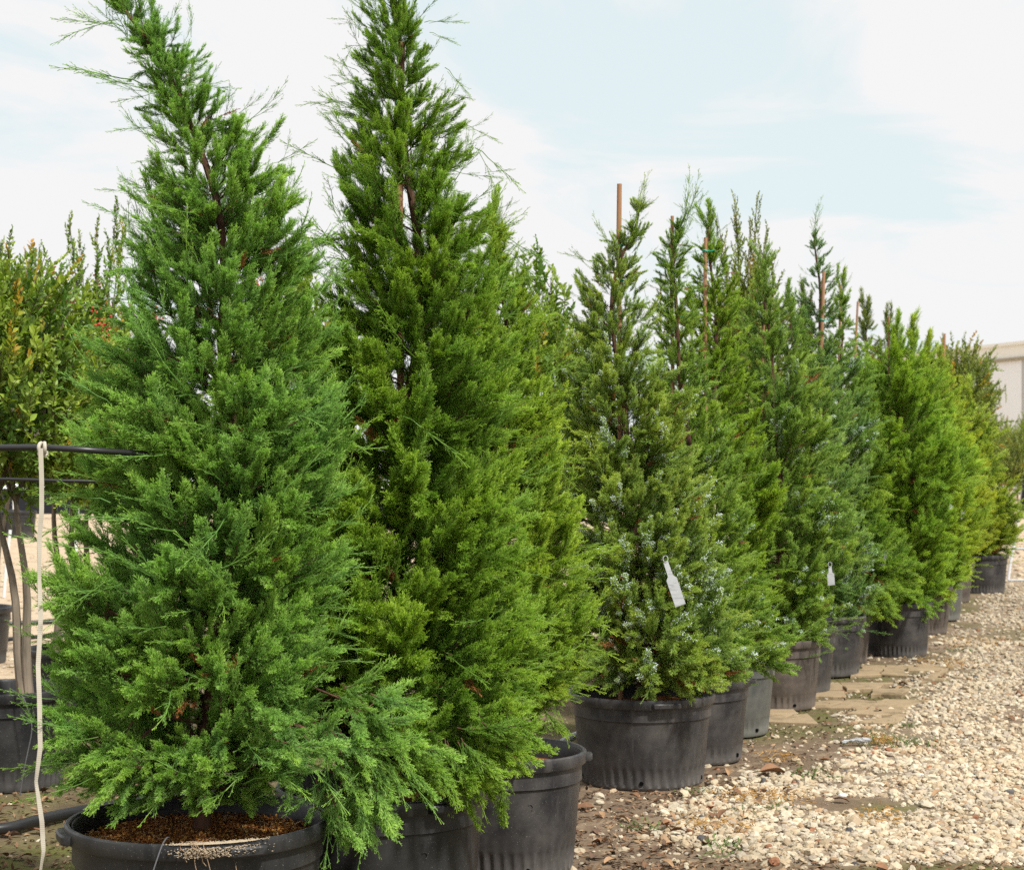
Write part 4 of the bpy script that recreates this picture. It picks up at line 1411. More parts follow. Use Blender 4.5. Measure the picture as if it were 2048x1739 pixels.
# stakes
stake('tall bare stake with two green ties above the berried juniper', 1238, 368, 0, 9.05, -.003, .0135, (491, 561))
stake('brown stake with a green tie inside the top of the tallest juniper', 802, 85, 0, 6.22, .004, .0125, (208,))
stake('thin stake with green ties beside the shoot that leans out right', 1344, 432, 0, 9.75, -.002, .010, (545, 635))
stake('short pale stake in the tip of the compact juniper', 1411, 475, 0, 10.62, 0, .011, (502,))
stake('brown stake in front of the small leaved shrub', 1529, 508, 0, 11.75, .012, .011)
stake('pale stake right of the thin ragged spire', 1647, 543, 0, 13.6, .02, .013, (640,))
stake('thin stake just right of the spired blue green juniper', 1681, 570, 0, 14.6, .015, .010)
stake('leaning grey stake between the spired juniper and the vivid green one', 1715, 603, 0, 15.6, .035, .010)
stake('short stake at the top of the broad vivid green juniper', 1778, 632, 0, 15.2, .0, .008)
stake('orange brown stake on the farthest olive juniper', 1889, 667, 0, 22.6, .012, .014)

# tags
hang_tag('large white tag hanging in the lower crown of the berried juniper', 1331, 1122, 8.42, .052, .225, R(19))
hang_tag('pale tag half sunk in leaves right of the large white tag', 1434, 1150, 9.22, .045, .14, R(17))
hang_tag('pale bluish tag on the olive green juniper', 1660, 1132, 11.1, .045, .12, R(5))
hang_tag('small white tag in the broad vivid green juniper', 1772, 1108, 14.25, .04, .10, R(-20))
hang_tag('small white tag high on the light green juniper', 1886, 992, 16.6, .04, .14, R(35))
hang_tag('upright white tag on the vivid green juniper near the far end', 1924, 1008, 18.1, .04, .15, R(5))

# ------------------------------------------------------------------ broad leaved trees
def leafy_tree(name, label, cat, x, Y, trunks, ctr, rx, rz_, n, units, key, size, seed, bark, group=None, tall=(), zmin=None, z0=0.0, bloom=.04, trunk_r=.028, nlim=24):
    """multi stemmed tree: stems fork from z0; crown = shoots in an ellipsoid round ctr (relative to x,Y)"""
    rg = np.random.default_rng(seed)
    t = empty(name, (x, Y, z0))
    tag(t, label, cat, group)
    ctr = np.array(ctr, float)
    mb = MB()
    for (dx0, dx1, dy1, zt) in trunks:
        zz = np.linspace(0, zt, 9)
        f = zz / zt
        pts = np.stack([dx0 + (dx1 - dx0) * f ** 1.3 + .012 * np.sin(f * 8 + seed), dy1 * f, zz], axis=1)
        tube(mb, pts, trunk_r * (1 - .55 * f), 9)
        for k in range(3):
            a = rg.uniform(0, 6.28)
            p0 = pts[-1]
            p1 = ctr + np.array([rx * .6 * math.cos(a), rx * .6 * math.sin(a), rz_ * rg.uniform(-.1, .6)])
            m_ = (p0 + p1) / 2 + rg.normal(0, .04, 3)
            tube(mb, np.array([p0, m_, p1]), [trunk_r * .45, trunk_r * .3, .004], 6)
    # shoots
    m = n = int(n * 1.35)
    v = nrm(rg.normal(0, 1, (m, 3)))
    rr = rg.uniform(.35, 1.0, m) ** .6
    lump = 1 + .22 * snoise(v * 2.2, seed, 1.6, 2)
    P = ctr + v * np.array([rx, rx, rz_]) * (rr * lump)[:, None]
    D = nrm(v * np.array([1, 1, .7]) + np.array([0, 0, .75]) + rg.normal(0, .35, (m, 3)))
    sz = size * rg.uniform(.7, 1.15, m)
    P = P - D * .18 * size
    U = rg.integers(0, len(units) - (1 if bloom else 0), m)
    if bloom:
        U = np.where((rg.random(m) < bloom) & (v[:, 2] > .2) & (rr > .8), len(units) - 1, U)
    if zmin is not None:
        ok = P[:, 2] > zmin + rg.uniform(-.05, .1, m)
        P, D, sz, U, v = P[ok], D[ok], sz[ok], U[ok], v[ok]
    PP, DD, SS, UU = [P], [D], [sz], [U]
    # tall shoots: a stem with leaf shoots stacked up
    for (px, py) in tall:
        top = np.array([wx(px, Y) - x, 0, wz(py, Y) - z0])
        bot = ctr + (top - ctr) * .3
        bot[2] = ctr[2] + rz_ * .4
        k = max(4, int(np.linalg.norm(top - bot) / .06))
        f = np.linspace(0, 1, k)
        pts = bot + (top - bot) * f[:, None]
        tube(mb, np.vstack([pts[0], pts[k // 2], pts[-1]]), [.006, .004, .002], 5)
        a = rg.uniform(0, 6.28, k)
        PP.append(pts - np.array([0, 0, .12 * size]))
        spread = (.55 * (1 - f) + .06)
        DD.append(nrm(np.stack([np.cos(a) * spread, np.sin(a) * spread, np.ones(k)], axis=1)))
        SS.append(size * (.95 - .45 * f))
        UU.append(rg.integers(0, len(units) - (1 if bloom else 0), k))
    cl = nrm(P - ctr)
    idx = rg.choice(len(P), min(len(P), nlim), replace=False)
    for i in idx:
        st_ = np.array([rg.normal(0, .05), rg.normal(0, .05), ctr[2] - rz_ * .5])
        segs(mb, [st_], [P[i]], .007, .003, k=5)
    mb.obj('trunk', bark, t, smooth=True)
    P, D, SZ, U = np.vstack(PP), np.vstack(DD), np.concatenate(SS), np.concatenate(UU)
    up = rg.normal(0, 1, P.shape)
    crown('crown', key, units, P, D, up, SZ, U, (1, 1, 1), t)
    return t


GC = 'crape myrtles behind the junipers'
POTC = 'black pots of the crape myrtles'
x1 = wx(30, 8.9)
make_pot('big black pot at the left edge of the photo with a leafy tree in it', wx(12, 8.9), 8.9, .335, .50, M_POT[0], ((-105, 14),), seg=132, seed=31, group=POTC, holes=False)
leafy_tree('crape_myrtle', 'crape myrtle with two forked stems rising out of the left edge pot', 'tree', wx(52, 8.9), 8.9,
           [(.02, -.04, .0, 1.02), (-.01, -.16, .05, 1.02)], (-.12, 0, 1.65), .60, .62, 620, LEAFU, 'leaf', 1.0, 41, M_CBARK, GC,
           tall=((20, 465), (60, 520), (95, 500), (-40, 450)), zmin=.98, z0=.42)
make_pot('black pot behind the leaning juniper holding a three stemmed leafy tree', wx(160, 11.2), 11.2, .34, .47, M_POT[0], (), seg=96, seed=32, group=POTC, holes=False)
leafy_tree('crape_myrtle', 'crape myrtle with tall leafy shoots and a red blossom, just left of the leaning juniper', 'tree', wx(150, 11.2), 11.2,
           [(-.10, -.13, 0, 1.0), (-.03, -.02, .05, 1.0), (.06, .1, -.05, 1.0)], (.12, 0, 1.50), .58, .66, 560, LEAFU, 'leaf', 1.05, 42, M_CBARK, GC,
           tall=((138, 432), (235, 392), (195, 440), (160, 470), (300, 470), (250, 430)), zmin=.92, z0=.42, bloom=.06)
make_pot('black pot of the crape myrtle hidden behind the two nearest junipers', wx(600, 10.5), 10.5, .34, .47, M_POT[0], (), seg=96, seed=33, group=POTC, holes=False)
leafy_tree('crape_myrtle', 'crape myrtle with a red blossom showing between the two nearest junipers', 'tree', wx(600, 10.5), 10.5,
           [(-.03, -.1, 0, 1.0), (.03, .1, .05, 1.0)], (0, 0, 1.45), .52, .88, 420, LEAFU, 'leaf', 1.1, 43, M_CBARK, GC, tall=((612, 500), (590, 540)), zmin=.85, z0=.42, bloom=.03)
make_pot('black pot of the crape myrtle left of the berried juniper', wx(1085, 12.5), 12.5, .34, .47, M_POT[0], (), seg=96, seed=34, group=POTC, holes=False)
leafy_tree('crape_myrtle', 'pale leaved crape myrtle showing just left of the berried juniper', 'tree', wx(1085, 12.5), 12.5,
           [(-.03, -.1, 0, 1.0), (.03, .1, .05, 1.0)], (0, 0, 1.5), .50, .98, 460, LEAFU, 'leaf', 1.1, 44, M_CBARK, GC, tall=((1102, 555), (1085, 585), (1130, 610), (1070, 620)), zmin=.8, z0=.42, bloom=.03)
make_pot('black pot of the farther crape myrtle on the left', wx(-60, 14.5), 14.5, .34, .47, M_POT[0], (), seg=96, seed=35, group=POTC, holes=False)
leafy_tree('crape_myrtle', 'bluish green crape myrtle farther back behind the left edge pot', 'tree', wx(-20, 14.5), 14.5,
           [(-.03, -.1, 0, 1.1), (.03, .15, .05, 1.1)], (0.15, 0, 1.95), .8, .85, 480, LEAFU, 'leaf', 1.3, 45, M_CBARK, GC, tall=((0, 480), (75, 498), (50, 505)), zmin=1.1, z0=.42, bloom=.02)

leafy_tree('evergreen_shrub', 'tall small leaved shrub with dark upright shoots, behind the compact juniper', 'tree', wx(1490, 14.0), 14.0,
           [(0, 0, 0, .8), (.05, .12, 0, .8)], (0, 0, 2.25), .36, 1.05, 560, HOLLYU, 'holly', 1.15, 51, M_CBARK, 'small leaved trees behind the row',
           tall=((1470, 388), (1472, 420), (1514, 390), (1500, 440), (1534, 450), (1440, 470), (1434, 425), (1550, 520)), zmin=.2, z0=0, bloom=0)
leafy_tree('oak_tree', 'loose olive small leaved tree reaching out right before the warehouse', 'tree', wx(1918, 23.9), 23.9,
           [(0, 0, 0, 1.2), (.05, .2, 0, 1.2)], (0, 0, 2.3), .50, .98, 480, HOLLYU, 'holly', 1.5, 52, M_CBARK, 'small leaved trees behind the row',
           tall=((1885, 668), (1915, 700), (1960, 720), (2000, 790), (1975, 740), (1850, 690), (2010, 780)), zmin=.3, z0=0, bloom=0)
leafy_tree('evergreen_shrub', 'small leaved shrub between the slim juniper and the berried one', 'tree', wx(1330, 15.5), 15.5,
           [(0, 0, 0, .8)], (0, 0, 1.55), .36, .75, 240, HOLLYU, 'holly', 1.0, 53, M_CBARK, 'small leaved trees behind the row', tall=((1320, 560),), zmin=.2, bloom=0)
# hedge plants in front of the warehouse fence
for k, (px, Y, top, rr) in enumerate([(2000, 95, 830, 1.3), (2035, 90, 845, 1.2), (2075, 92, 820, 1.6), (1965, 100, 850, 1.4), (2120, 94, 840, 1.6)]):
    zt = wz(top, Y)
    leafy_tree('roadside_tree', ['thin greyish tree before the picket fence, touching the last juniper', 'greyish shrubby tree at the right edge before the fence',
                                 'roadside tree beyond the right edge of the photo', 'roadside tree hidden behind the last juniper', 'farther roadside tree beyond the right edge'][k], 'tree',
               wx(px, Y), Y, [(0, .1, 0, zt * .5)], (0, 0, zt * .55), rr, zt * .45, 420, HOLLYU, 'holly', 2.6, 60 + k, M_CBARK, 'trees before the warehouse', zmin=.1, bloom=0, trunk_r=.06)


# ------------------------------------------------------------------ irrigation pipe, strap, tubes
def pipe(name, label, pts, r, mat=M_PIPE, k=12, cat='pipe', group=None):
    pts = np.array(pts, float)
    n = 40
    s = np.linspace(0, len(pts) - 1, n)
    P = np.stack([np.interp(s, np.arange(len(pts)), pts[:, i]) for i in range(3)], axis=1)
    for _ in range(6):
        P[1:-1] = (P[:-2] + P[2:] + 2 * P[1:-1]) / 4
    mb = MB()
    tube(mb, P, r, k)
    o = mb.obj(name, mat, smooth=True)
    tag(o, label, cat, group)
    return o


YP = 5.22
pipe('irrigation_pipe', 'thick black pipe running level at head height into the leaning juniper', [(-3.2, YP - .1, wz(888, YP)), (wx(-300, YP), YP, wz(896, YP)), (wx(0, YP), YP, wz(895, YP)), (wx(85, YP), YP, wz(894, YP)), (wx(180, YP), YP, wz(900, YP)), (wx(285, YP), YP + .16, wz(907, YP))], .0095, group=None)
pipe('irrigation_pipe', 'thinner black pipe crossing behind, just below the strapped one', [(-4.5, 8.0, wz(960, 8)), (wx(0, 7.9), 7.9, wz(957, 7.9)), (wx(110, 7.9), 7.9, wz(961, 7.9)), (wx(330, 7.9), 8.0, wz(965, 7.9)), (wx(700, 8), 8.2, wz(965, 8))], .008)
for (x, y, z, lb) in ((-3.1, YP - .1, wz(888, YP), 'steel post outside the left edge carrying the strapped pipe'), (-4.4, 8.0, wz(958, 8), 'steel post outside the left edge carrying the thinner pipe')):
    mb = MB()
    tube(mb, [(x, y, -.05), (x, y, z * .5), (x, y, z + .05)], .02, 8)
    tag(mb.obj('steel_post', M_STEEL), lb, 'post')


def build_strap():
    t = empty('hanging_strap', (wx(85, 5.2), 5.2, 0))
    tag(t, 'long twisted cream strap knotted on the black pipe and hanging down', 'strap')
    zt = wz(896, 5.2)
    n = 150
    z = np.linspace(zt, .02, n)
    py = HZ - (z - EYE) * F / 5.2
    px = np.interp(py, [896, 960, 1020, 1075, 1150, 1240, 1330, 1400, 1490, 1560, 1640, 1700, 1760, 1900], [86, 87, 86, 81, 80, 84, 80, 84, 86, 77, 88, 90, 80, 76])
    x = wx(px, 5.2) - wx(85, 5.2)
    tw = np.interp(py, [896, 1000, 1080, 1130, 1240, 1340, 1400, 1490, 1560, 1650, 1720, 1900], [.2, .1, .35, 1.2, .2, .5, .2, .4, 1.25, .0, 1.35, 1.3])
    w = .0068
    yo = -.02 + .01 * np.sin(z * 6)
    cxs, sy = np.cos(tw) * w, np.sin(tw) * w
    a = np.stack([x - cxs, yo - sy, z], axis=1)
    b = np.stack([x + cxs, yo + sy, z], axis=1)
    nn = np.stack([-np.sin(tw), np.cos(tw), np.zeros(n)], axis=1) * .0011
    v = np.concatenate([a - nn, b - nn, b + nn, a + nn])
    i = np.arange(n - 1)
    q = np.concatenate([np.stack([c * n + i, c * n + i + 1, ((c + 1) % 4) * n + i + 1, ((c + 1) % 4) * n + i], axis=1) for c in range(4)])
    mb = MB()
    mb.add(v, q=q)
    mb.obj('webbing', M_STRAP, t, smooth=True)
    mb = MB()
    for k, (cx_, cz_, rr_, tilt) in enumerate(((-.004, 0, .0155, .2), (.006, .001, .015, -.35), (.001, -.016, .010, 1.2))):
        an = np.linspace(0, 2 * np.pi, 26)
        pts = np.stack([cx_ + math.sin(tilt) * rr_ * np.cos(an), rr_ * np.cos(an), zt + cz_ + rr_ * np.sin(an) * (1 if k < 2 else .6)], axis=1)
        tube(mb, pts, .0055, 7)
    mb.obj('knot', M_STRAP, t, smooth=True)


build_strap()
pipe('ground_pipe', 'thick black pipe lying on the soil left of the widest pot', [(-4.2, 7.2, .03), (wx(0, 7.6), 7.6, .035), (wx(80, 7.85), 7.85, .035), (wx(150, 8.05), 8.05, .03), (wx(500, 8.8), 8.8, .03)], .026)
pipe('ground_pipe', 'black drip line on the pale gravel behind the forked trunk', [(-9, 16.6, .02), (wx(0, 17.9), 17.9, .03), (wx(120, 18.2), 18.2, .03), (wx(900, 19.5), 19.5, .03)], .022)
pipe('ground_pipe', 'second black drip line nearer the forked trunk', [(-8, 15.4, .02), (wx(0, 16.2), 16.2, .03), (wx(120, 16.7), 16.7, .03), (wx(900, 17.5), 17.5, .03)], .020)
pipe('ground_pipe', 'grey pipe behind the pot with the rim handle', [(wx(1000, 8.9), 8.9, .05), (wx(1090, 9.4), 9.4, .06), (wx(1135, 9.8), 9.8, .10), (wx(1200, 10.5), 10.5, .06), (wx(1300, 12), 12, .03)], .022, M_STEEL)
M_TUBE = simple('grey_drip_tube', (.10, .10, .105), .5, .4)
pipe('drip_tube', 'thin grey drip tube slanting out over the rim of the widest pot', [(wx(345, 5.5), 5.50, .43), (wx(336, 5.22), 5.22, .51), (wx(325, 5.165), 5.165, .50), (wx(300, 5.13), 5.13, .40), (wx(280, 5.1), 5.1, .2), (wx(262, 5.08), 5.08, .02)], .0022, M_TUBE, 6, 'tube')
pipe('drip_tube', 'thin pale tube curving down the side of the left edge pot', [(wx(25, 8.6), 8.6, .52), (wx(45, 8.5), 8.52, .50), (wx(62, 8.48), 8.52, .35), (wx(48, 8.5), 8.5, .15), (wx(40, 8.5), 8.5, .02)], .003, M_TUBE, 6, 'tube')

# dried roots and sand on the rim of the widest pot
rg = np.random.default_rng(77)
mb = MB()
ax_, ay_ = wx(398, 5.6), 5.6
n = 3200
a = np.concatenate([rg.normal(R(-80), R(4.5), n // 2), rg.normal(R(-66), R(6), n // 2)])
rr_ = .414 + rg.normal(.006, .012, n)
sz_ = rg.uniform(.0009, .0028, n)
vv = ICO_V[None] * sz_[:, None, None] * np.array([1.2, 1.2, .5]) + np.stack([ax_ + rr_ * np.cos(a), ay_ + rr_ * np.sin(a), np.where(rr_ > .424, rg.uniform(.455, .483, n), .492)], axis=1)[:, None]
mb.add(vv.reshape(-1, 3), t=(ICO_F[None] + (np.arange(n) * 12)[:, None, None]).reshape(-1, 3))
tag(mb.obj('dried_sand', M_SAND, smooth=True), 'crust of dried pale sand caked on the rim of the widest pot', 'sand', kind='stuff')
M_ROOT = simple('dry_root', (.34, .24, .15), .9, .1, .3, 40)
mb = MB()
for k in range(6):
    a0 = R(-83 + rg.normal(0, 1.2))
    s = np.linspace(0, 1, 9)
    r = .40 + .035 * np.minimum(1, s * 3) + .004 * k / 9
    z = .496 + .006 * np.sin(np.minimum(s * 3, 1) * 2.2) - np.clip(s - .3, 0, 1) * rg.uniform(.05, .3)
    an = a0 + np.cumsum(rg.normal(0, .016, 9)) + rg.normal(0, .05) * s
    tube(mb, np.stack([ax_ + r * np.cos(an), ay_ + r * np.sin(an), z], axis=1), .0011, 5)
tag(mb.obj('dry_roots', M_ROOT), 'stringy dry roots hanging over the front rim of the widest pot', 'roots', kind='stuff')
# mulch crumbs and dead grass blades on the soil of the widest pot
mb = MB()
n = 9000
r = np.sqrt(rg.random(n)) * .375
a = rg.uniform(0, 6.28, n)
P = np.stack([ax_ + r * np.cos(a), ay_ + r * np.sin(a), .425 + .03 * np.clip(1 - r / .25, 0, 1) + rg.uniform(-.006, .01, n)], axis=1)
stc = rg.choice(4, n, p=[.4, .3, .2, .1])
pal = np.array([(.26, .10, .028), (.10, .038, .014), (.36, .19, .05), (.42, .28, .11)])[stc]
vv = ICO_V[None] * (rg.uniform(.0014, .0034, (n, 1, 1)) * rg.uniform(.4, 2.2, (n, 1, 3))) + P[:, None]
mb.add(vv.reshape(-1, 3), t=(ICO_F[None] + (np.arange(n) * 12)[:, None, None]).reshape(-1, 3), c=np.repeat(pal, 12, axis=0))
tag(mb.obj('mulch', M_STONE), 'rusty brown mulch crumbs filling the widest pot', 'mulch', kind='stuff')
mb = MB()
for k in range(90):
    r, a = math.sqrt(rg.random()) * .34, rg.uniform(0, 6.28)
    p = np.array([ax_ + r * math.cos(a), ay_ + r * math.sin(a), .43])
    d = nrm(rg.normal(0, 1, 3) * np.array([1, 1, .2]) + np.array([0, 0, .55]))
    L = rg.uniform(.04, .12)
    s = np.linspace(0, 1, 5)
    tube(mb, p + d * (s * L)[:, None] + np.array([0, 0, -1.0]) * (s ** 2 * L * .45)[:, None], .0009, 4)
tag(mb.obj('dead_grass', M_ROOT), 'dead grass blades in the soil of the widest pot', 'grass', kind='stuff')

# ------------------------------------------------------------------ litter: dry leaves, weeds, small things
def leaf_mesh(seed):
    rg = np.random.default_rng(seed)
    mb = MB()
    n = 7
    s = np.linspace(0, 1, n)
    w = np.sin(np.pi * np.clip(s, .02, .98)) ** .8 * .30 * rg.uniform(.7, 1.1)
    lift = rg.uniform(.1, .35) * np.sin(s * np.pi * rg.uniform(.8, 1.4))
    side = rg.normal(0, .08) * s ** 2
    cup = rg.uniform(.15, .8)
    v = []
    for i in range(n):
        for k in (-1, -.5, 0, .5, 1):
            v.append((s[i] - .5, w[i] * k + side[i], lift[i] * .4 + cup * w[i] * abs(k) ** 1.5 + rg.normal(0, .012)))
    q = [(i * 5 + k, i * 5 + k + 1, (i + 1) * 5 + k + 1, (i + 1) * 5 + k) for i in range(n - 1) for k in range(4)]
    v = np.array(v)
    v2 = v + np.array([0, 0, -.012])
    m_ = len(v)
    q2 = [tuple(m_ + j for j in x[::-1]) for x in q]
    mb.add(np.vstack([v, v2]), q=q + q2, c=np.array([1, 1, 1]))
    return mb


LM = []
for k in range(8):
    m_ = leaf_mesh(k)
    col = [(.24, .13, .07), (.17, .09, .05), (.32, .20, .11), (.12, .075, .05)][k % 4]
    LM.append(m_.mesh('dry_leaf', simple('leaf_brown_%d' % k, col, .75, .25, .4, 4)))
spots = []
rg = np.random.default_rng(99)
for k in range(170):
    if k < 120:
        Y = rg.uniform(6.6, 14) if k > 50 else rg.uniform(7.0, 8.6)
        X = edge_x(Y) + rg.normal(-.35, .38)
        if k > 95:
            X = edge_x(Y) + rg.uniform(0, 1.8)
    else:
        Y = rg.uniform(6.4, 10)
        X = wx(rg.uniform(-40, 170), Y)
    spots.append((X, Y))
pots_xy = [(wx(p[0], p[1]), p[1], p[2]) for p in POTS]
spots = [(X, Y) for X, Y in spots if all(math.hypot(X - a, Y - b) > c + .03 for a, b, c in pots_xy)]
for k, (X, Y) in enumerate(spots):
    o = bpy.data.objects.new('dry_leaf', LM[k % 8])
    s = rg.uniform(.035, .085)
    o.scale = (s, s, s)
    o.rotation_euler = (rg.normal(0, .25), rg.normal(0, .25), rg.uniform(0, 6.28))
    o.location = (X, Y, float(ground_z(np.array([X]), np.array([Y]))[0]) + .012 + (.018 if gravel_mask(np.array([X]), np.array([Y]))[0] > .5 else 0))
    C.objects.link(o)
    if X < -.8:
        tag(o, 'curled brown dry leaf on the mossy soil left of the widest pot', 'leaf', 'dry leaves left of the widest pot')
    elif gravel_mask(np.array([X]), np.array([Y]))[0] > .5:
        tag(o, 'curled brown dry leaf lying on top of the cream gravel', 'leaf', 'dry leaves on the gravel')
    elif Y < 8.6:
        tag(o, 'curled brown dry leaf on the bare soil before the broad dusty pot', 'leaf', 'dry leaves on the near soil')
    else:
        tag(o, 'curled brown dry leaf on the soil strip between the farther pots and the gravel', 'leaf', 'dry leaves along the farther pots')
o = bpy.data.objects.new('dry_leaf', LM[0])
o.scale = (.15, .15, .15)
o.rotation_euler = (.1, .15, .3)
o.location = (wx(1545, 9.15), 9.15, .02)
C.objects.link(o)
tag(o, 'largest curled brown leaf, lying at the gravel edge right of the second dusty pot', 'leaf')

# small weeds
def tuft(name, label, X, Y, n, h, mat, seed, spread=.05, group=None):
    rg = np.random.default_rng(seed)
    mb = MB()
    for k in range(n):
        p = np.array([rg.normal(0, spread), rg.normal(0, spread), 0])
        d = nrm(rg.normal(0, .6, 3) + np.array([0, 0, 1.0]))
        L = h * rg.uniform(.5, 1.2)
        s = np.linspace(0, 1, 4)
        pts = p + d * (s * L)[:, None] + np.array([d[0], d[1], -.4]) * (s ** 2 * L * .6)[:, None]
        tube(mb, pts, [.0016, .0018, .0014, .0004], 3, cap=False)
        for j in (1, 2, 3):
            v0 = pts[j]
            dd = nrm(rg.normal(0, 1, 3)) * h * .22
            sd_ = nrm(np.cross(dd, [0, 0, 1.0])) * h * .06
            mb.add([v0, v0 + dd * .5 + sd_, v0 + dd, v0 + dd * .5 - sd_], q=[(0, 1, 2, 3)])
    o = mb.obj(name, mat)
    o.location = (X, Y, float(ground_z(np.array([X]), np.array([Y]))[0]))
    tag(o, label, 'weed', group)
    return o


weeds = [(1625, 1556, 22, .10, 'small green weed upright in the gravel below the plastic wrapper'), (1437, 1700, 26, .09, 'spindly pale weed in the gravel near the bottom edge'),
         (1535, 1622, 30, .06, 'low grassy weed at the gravel edge beside orange debris'), (1692, 1485, 24, .05, 'dark green weed touching the plastic wrapper'),
         (1795, 1488, 90, .07, 'widest yellowish weed clump right of the plastic wrapper'), (1810, 1452, 40, .05, 'green weed among white stones above the widest clump'),
         (1925, 1305, 40, .06, 'weed tuft far up the gravel drive'), (1880, 1365, 30, .05, 'small weed midway up the gravel drive'), (1285, 1660, 18, .07, 'thin grass blades right below the broad dusty pot'),
         (1395, 1590, 22, .05, 'low weed at the foot of the broad dusty pot')]
for k, (px, py, n, h, lb) in enumerate(weeds):
    Y = 5600 / (py - HZ)
    tuft('weed', lb, wx(px, Y), Y, n, h, M_GRASS, 200 + k, spread=.03 + .0007 * n, group=None)
# orange dead weeds (mats)
mb = MB()
rg = np.random.default_rng(12)
for (px, py, n, sp) in ((1470, 1598, 160, .05), (1545, 1600, 200, .07), (1765, 1640, 100, .06), (1760, 1485, 150, .05), (1560, 1520, 60, .05), (1400, 1655, 90, .05), (1950, 1290, 200, .2), (1900, 1330, 150, .15), (1470, 1660, 70, .05)):
    Y = 5600 / (py - HZ)
    p0 = np.stack([wx(px, Y) + rg.normal(0, sp, n), Y + rg.normal(0, sp * 1.6, n), rg.uniform(.012, .035, n)], axis=1)
    d = nrm(rg.normal(0, 1, (n, 3)) * np.array([1, 1, .35]))
    segs(mb, p0, p0 + d * rg.uniform(.015, .05, (n, 1)), .0022, .0012)
tag(mb.obj('dead_weeds', M_MOSSBITS), 'flat mats of orange dead weeds along the gravel edge', 'dead weeds', kind='stuff')
# leaf crumbs and bark bits over the dark soil
mb = MB()
n = 5200
Y = np.concatenate([rg.uniform(6.4, 9, n // 2), rg.uniform(6.4, 16, n - n // 2)])
X = np.where(rg.random(n) < .6, edge_x(Y) - np.abs(rg.normal(0, .6, n)) + .1, wx(rg.uniform(-100, 300, n), Y))
nearside = rg.random(n) < .25
Y = np.where(nearside, rg.uniform(6.3, 7.15, n), Y)
X = np.where(nearside, rg.uniform(.2, 2.6, n), X)
d = nrm(rg.normal(0, 1, (n, 3)) * np.array([1, 1, .3]))
e = nrm(np.cross(d, rg.normal(0, .3, (n, 3)) + np.array([0, 0, 1.0])))
L, Wd = rg.uniform(.006, .03, (n, 1)), rg.uniform(.003, .011, (n, 1))
c = np.stack([X, Y, ground_z(X, Y) + .006], axis=1)
v = np.stack([c - d * L, c + e * Wd + np.array([0, 0, .003]), c + d * L, c - e * Wd + np.array([0, 0, .004])], axis=1).reshape(-1, 3)
b = np.arange(n)[:, None] * 4
pal = np.array([(.12, .07, .04), (.22, .13, .08), (.32, .22, .14), (.07, .045, .03)])[rg.integers(0, 4, n)]
mb.add(v, q=b + np.array([[0, 1, 2, 3]]), c=np.repeat(pal, 4, axis=0))
tag(mb.obj('leaf_litter', M_STONE), 'crumbled leaf litter over the dark soil at the foot of the pots', 'leaf litter', kind='stuff')

# clear plastic wrapper and a bright white stone
m, nt, p = newmat('clear_plastic', .15, .6)
p.inputs['Transmission Weight'].default_value = .55
p.inputs['Base Color'].default_value = (.78, .80, .84, 1)
mb = MB()
s = np.linspace(0, 1, 12)
Yw = 5600 / (1492 - HZ)
pts = np.stack([wx(1685, Yw) + s * wx(1744, Yw) - s * wx(1685, Yw), Yw + .02 * np.sin(s * 5) + .05 * s, .026 + .012 * s], axis=1)
rads = np.array([.004, .012, .014, .012, .016, .019, .021, .024, .026, .027, .022, .006]) * (1 + .15 * rg.normal(0, 1, 12))
tube(mb, pts, rads, 11, flat=.6)
mb.v[0] = mb.v[0] + rg.normal(0, .0018, mb.v[0].shape)
tag(mb.obj('plastic_wrapper', m), 'crumpled clear plastic wrapper lying where soil meets gravel', 'wrapper')
mb = MB()
Yw = 5600 / (1598 - HZ)
mb.add(ICO2_V * np.array([.020, .018, .014]) * (1 + rg.uniform(-.08, .08, (len(ICO2_V), 1))) + np.array([wx(1685, Yw), Yw, .02]), t=ICO2_F)
tag(mb.obj('white_stone', simple('white_quartz', (.80, .80, .78), .7, .3, .08), smooth=True), 'single bright white stone on the bare dirt patch in the gravel', 'stone')


# ------------------------------------------------------------------ far left and far right odds and ends
def bare_pot(k, x, Y, lb):
    make_pot(lb, x, Y, .42, .62, M_POT[0], (), seg=48, seed=70 + k, holes=False, group='black pots far off at the left')


k = 0
for px in (-170, -110, -55, 0, 38):
    Y = 42 + (k % 2) * 1.5
    bare_pot(k, wx(px, Y), Y, ['black pot beyond the left edge, last of the distant row', 'second black pot beyond the left edge in the distant row', 'black pot just outside the left edge in the distant row', 'distant black pot cut by the left edge of the photo', 'distant black pot just left of the forked trunk'][k])
    k += 1
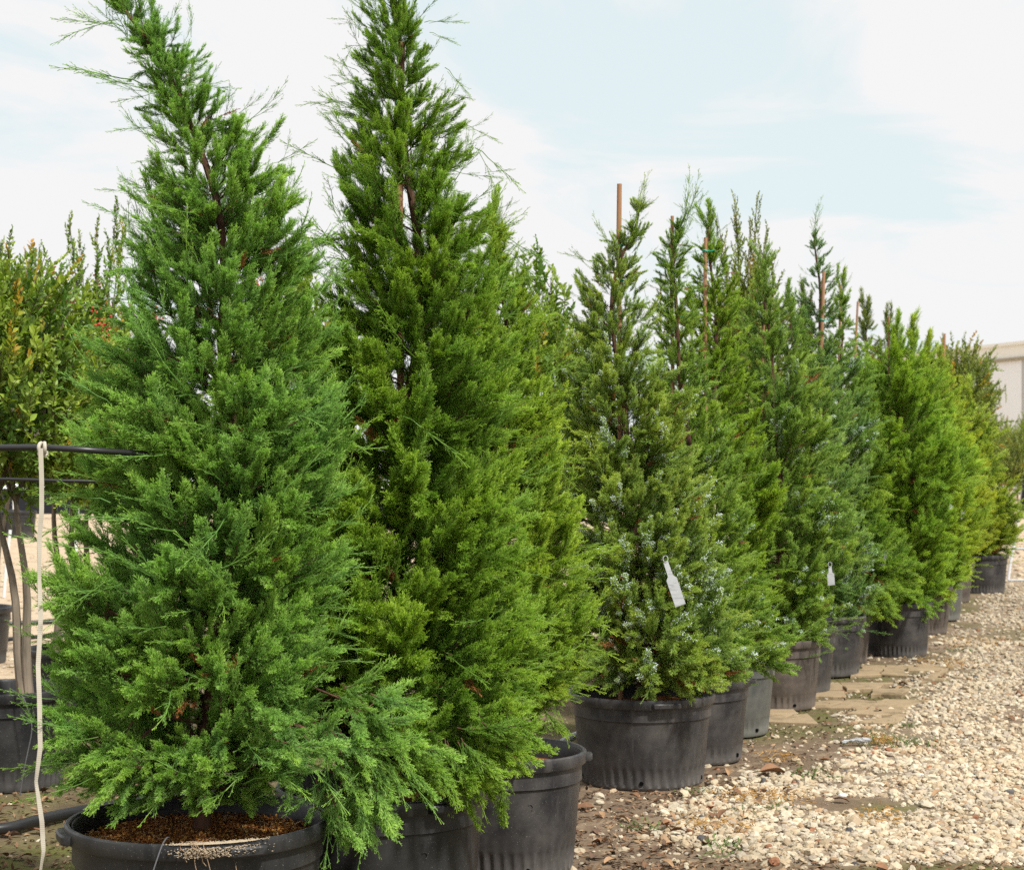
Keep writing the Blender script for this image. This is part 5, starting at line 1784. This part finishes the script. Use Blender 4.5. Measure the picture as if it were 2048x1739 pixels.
# black shade cloth fence, far left
sf = empty('shade_fence', (0, 0, 0))
tag(sf, 'black shade cloth fence far beyond the yard on the left', 'fence')
M_CLOTH = simple('black_shade_cloth', (.02, .021, .026), .9, .1, .3, 1.5)
mb = MB()
box(mb, (-34, 58, .15), (-2.5, 58.04, 1.0))
mb.obj('cloth', M_CLOTH, sf)
for x in np.arange(-34, -2, 3.5):
    mb = MB()
    tube(mb, [(x, 57.95, 0), (x, 57.95, .6), (x, 57.95, 1.25)], .04, 6)
    mb.obj('post', M_WHITEP, sf)
gh = empty('greenhouse', (-26, 92, 0))
tag(gh, 'long low white greenhouse far beyond the yard on the left', 'greenhouse')
M_GH = simple('greenhouse_film', (.72, .74, .75), .5, .3, .05, .5)
mb = MB()
sx = np.linspace(-30, 30, 13)
an = np.linspace(0, np.pi, 13)
v = np.array([(x, -3.5 * math.cos(a_), .3 + 1.5 * math.sin(a_)) for x in sx for a_ in an])
q = [(i * 13 + j, i * 13 + j + 1, (i + 1) * 13 + j + 1, (i + 1) * 13 + j) for i in range(12) for j in range(12)]
mb.add(v, q=q)
mb.obj('film', M_GH, gh, smooth=True)
mb = MB()
box(mb, (-30, -3.6, 0), (30, -3.5, .4))
mb.obj('base_wall', M_STEEL, gh)
for (px, Y, z1_, lb) in ((150, 30, 1.3, 'slim white marker post in the yard behind the forked trunk'), (8, 22, .85, 'thin leaning white rod at the left edge of the yard')):
    mb = MB()
    tube(mb, [(wx(px, Y), Y, 0), (wx(px, Y) + .03, Y, z1_ * .5), (wx(px, Y) + .08, Y, z1_)], .028 if Y > 25 else .02, 7)
    tag(mb.obj('marker_post', M_WHITEP), lb, 'post')

# white tubular frame at the right edge
fr = empty('tubular_frame', (wx(2016, 25.2), 25.2, 0))
tag(fr, 'white tubular frame standing on the gravel at the right edge, past the last pot', 'frame')
H_ = .47
for nm, pts, r, m_ in (('leg', [(0, 0, 0), (.03, 0, H_ * .5), (.075, 0, H_)], .022, M_WHITEP), ('leg', [(.9, 0, 0), (.9, 0, H_ * .5), (.9, 0, H_)], .022, M_WHITEP),
                       ('top_bar', [(.05, 0, H_), (.5, 0, H_ + .004), (.95, 0, H_)], .018, M_STEEL), ('bottom_bar', [(0, -.02, .02), (.5, -.02, .016), (.92, -.02, .02)], .014, M_STEEL),
                       ('upright', [(.075, 0, H_ - .01), (.14, 0, .85), (.22, 0, 1.38)], .020, M_WHITEP), ('grip', [(.19, -.03, 1.0), (.22, -.03, 1.25), (.24, -.03, 1.52)], .035, M_PIPE)):
    mb = MB()
    tube(mb, pts, r, 8)
    mb.obj(nm, m_, fr, smooth=True)
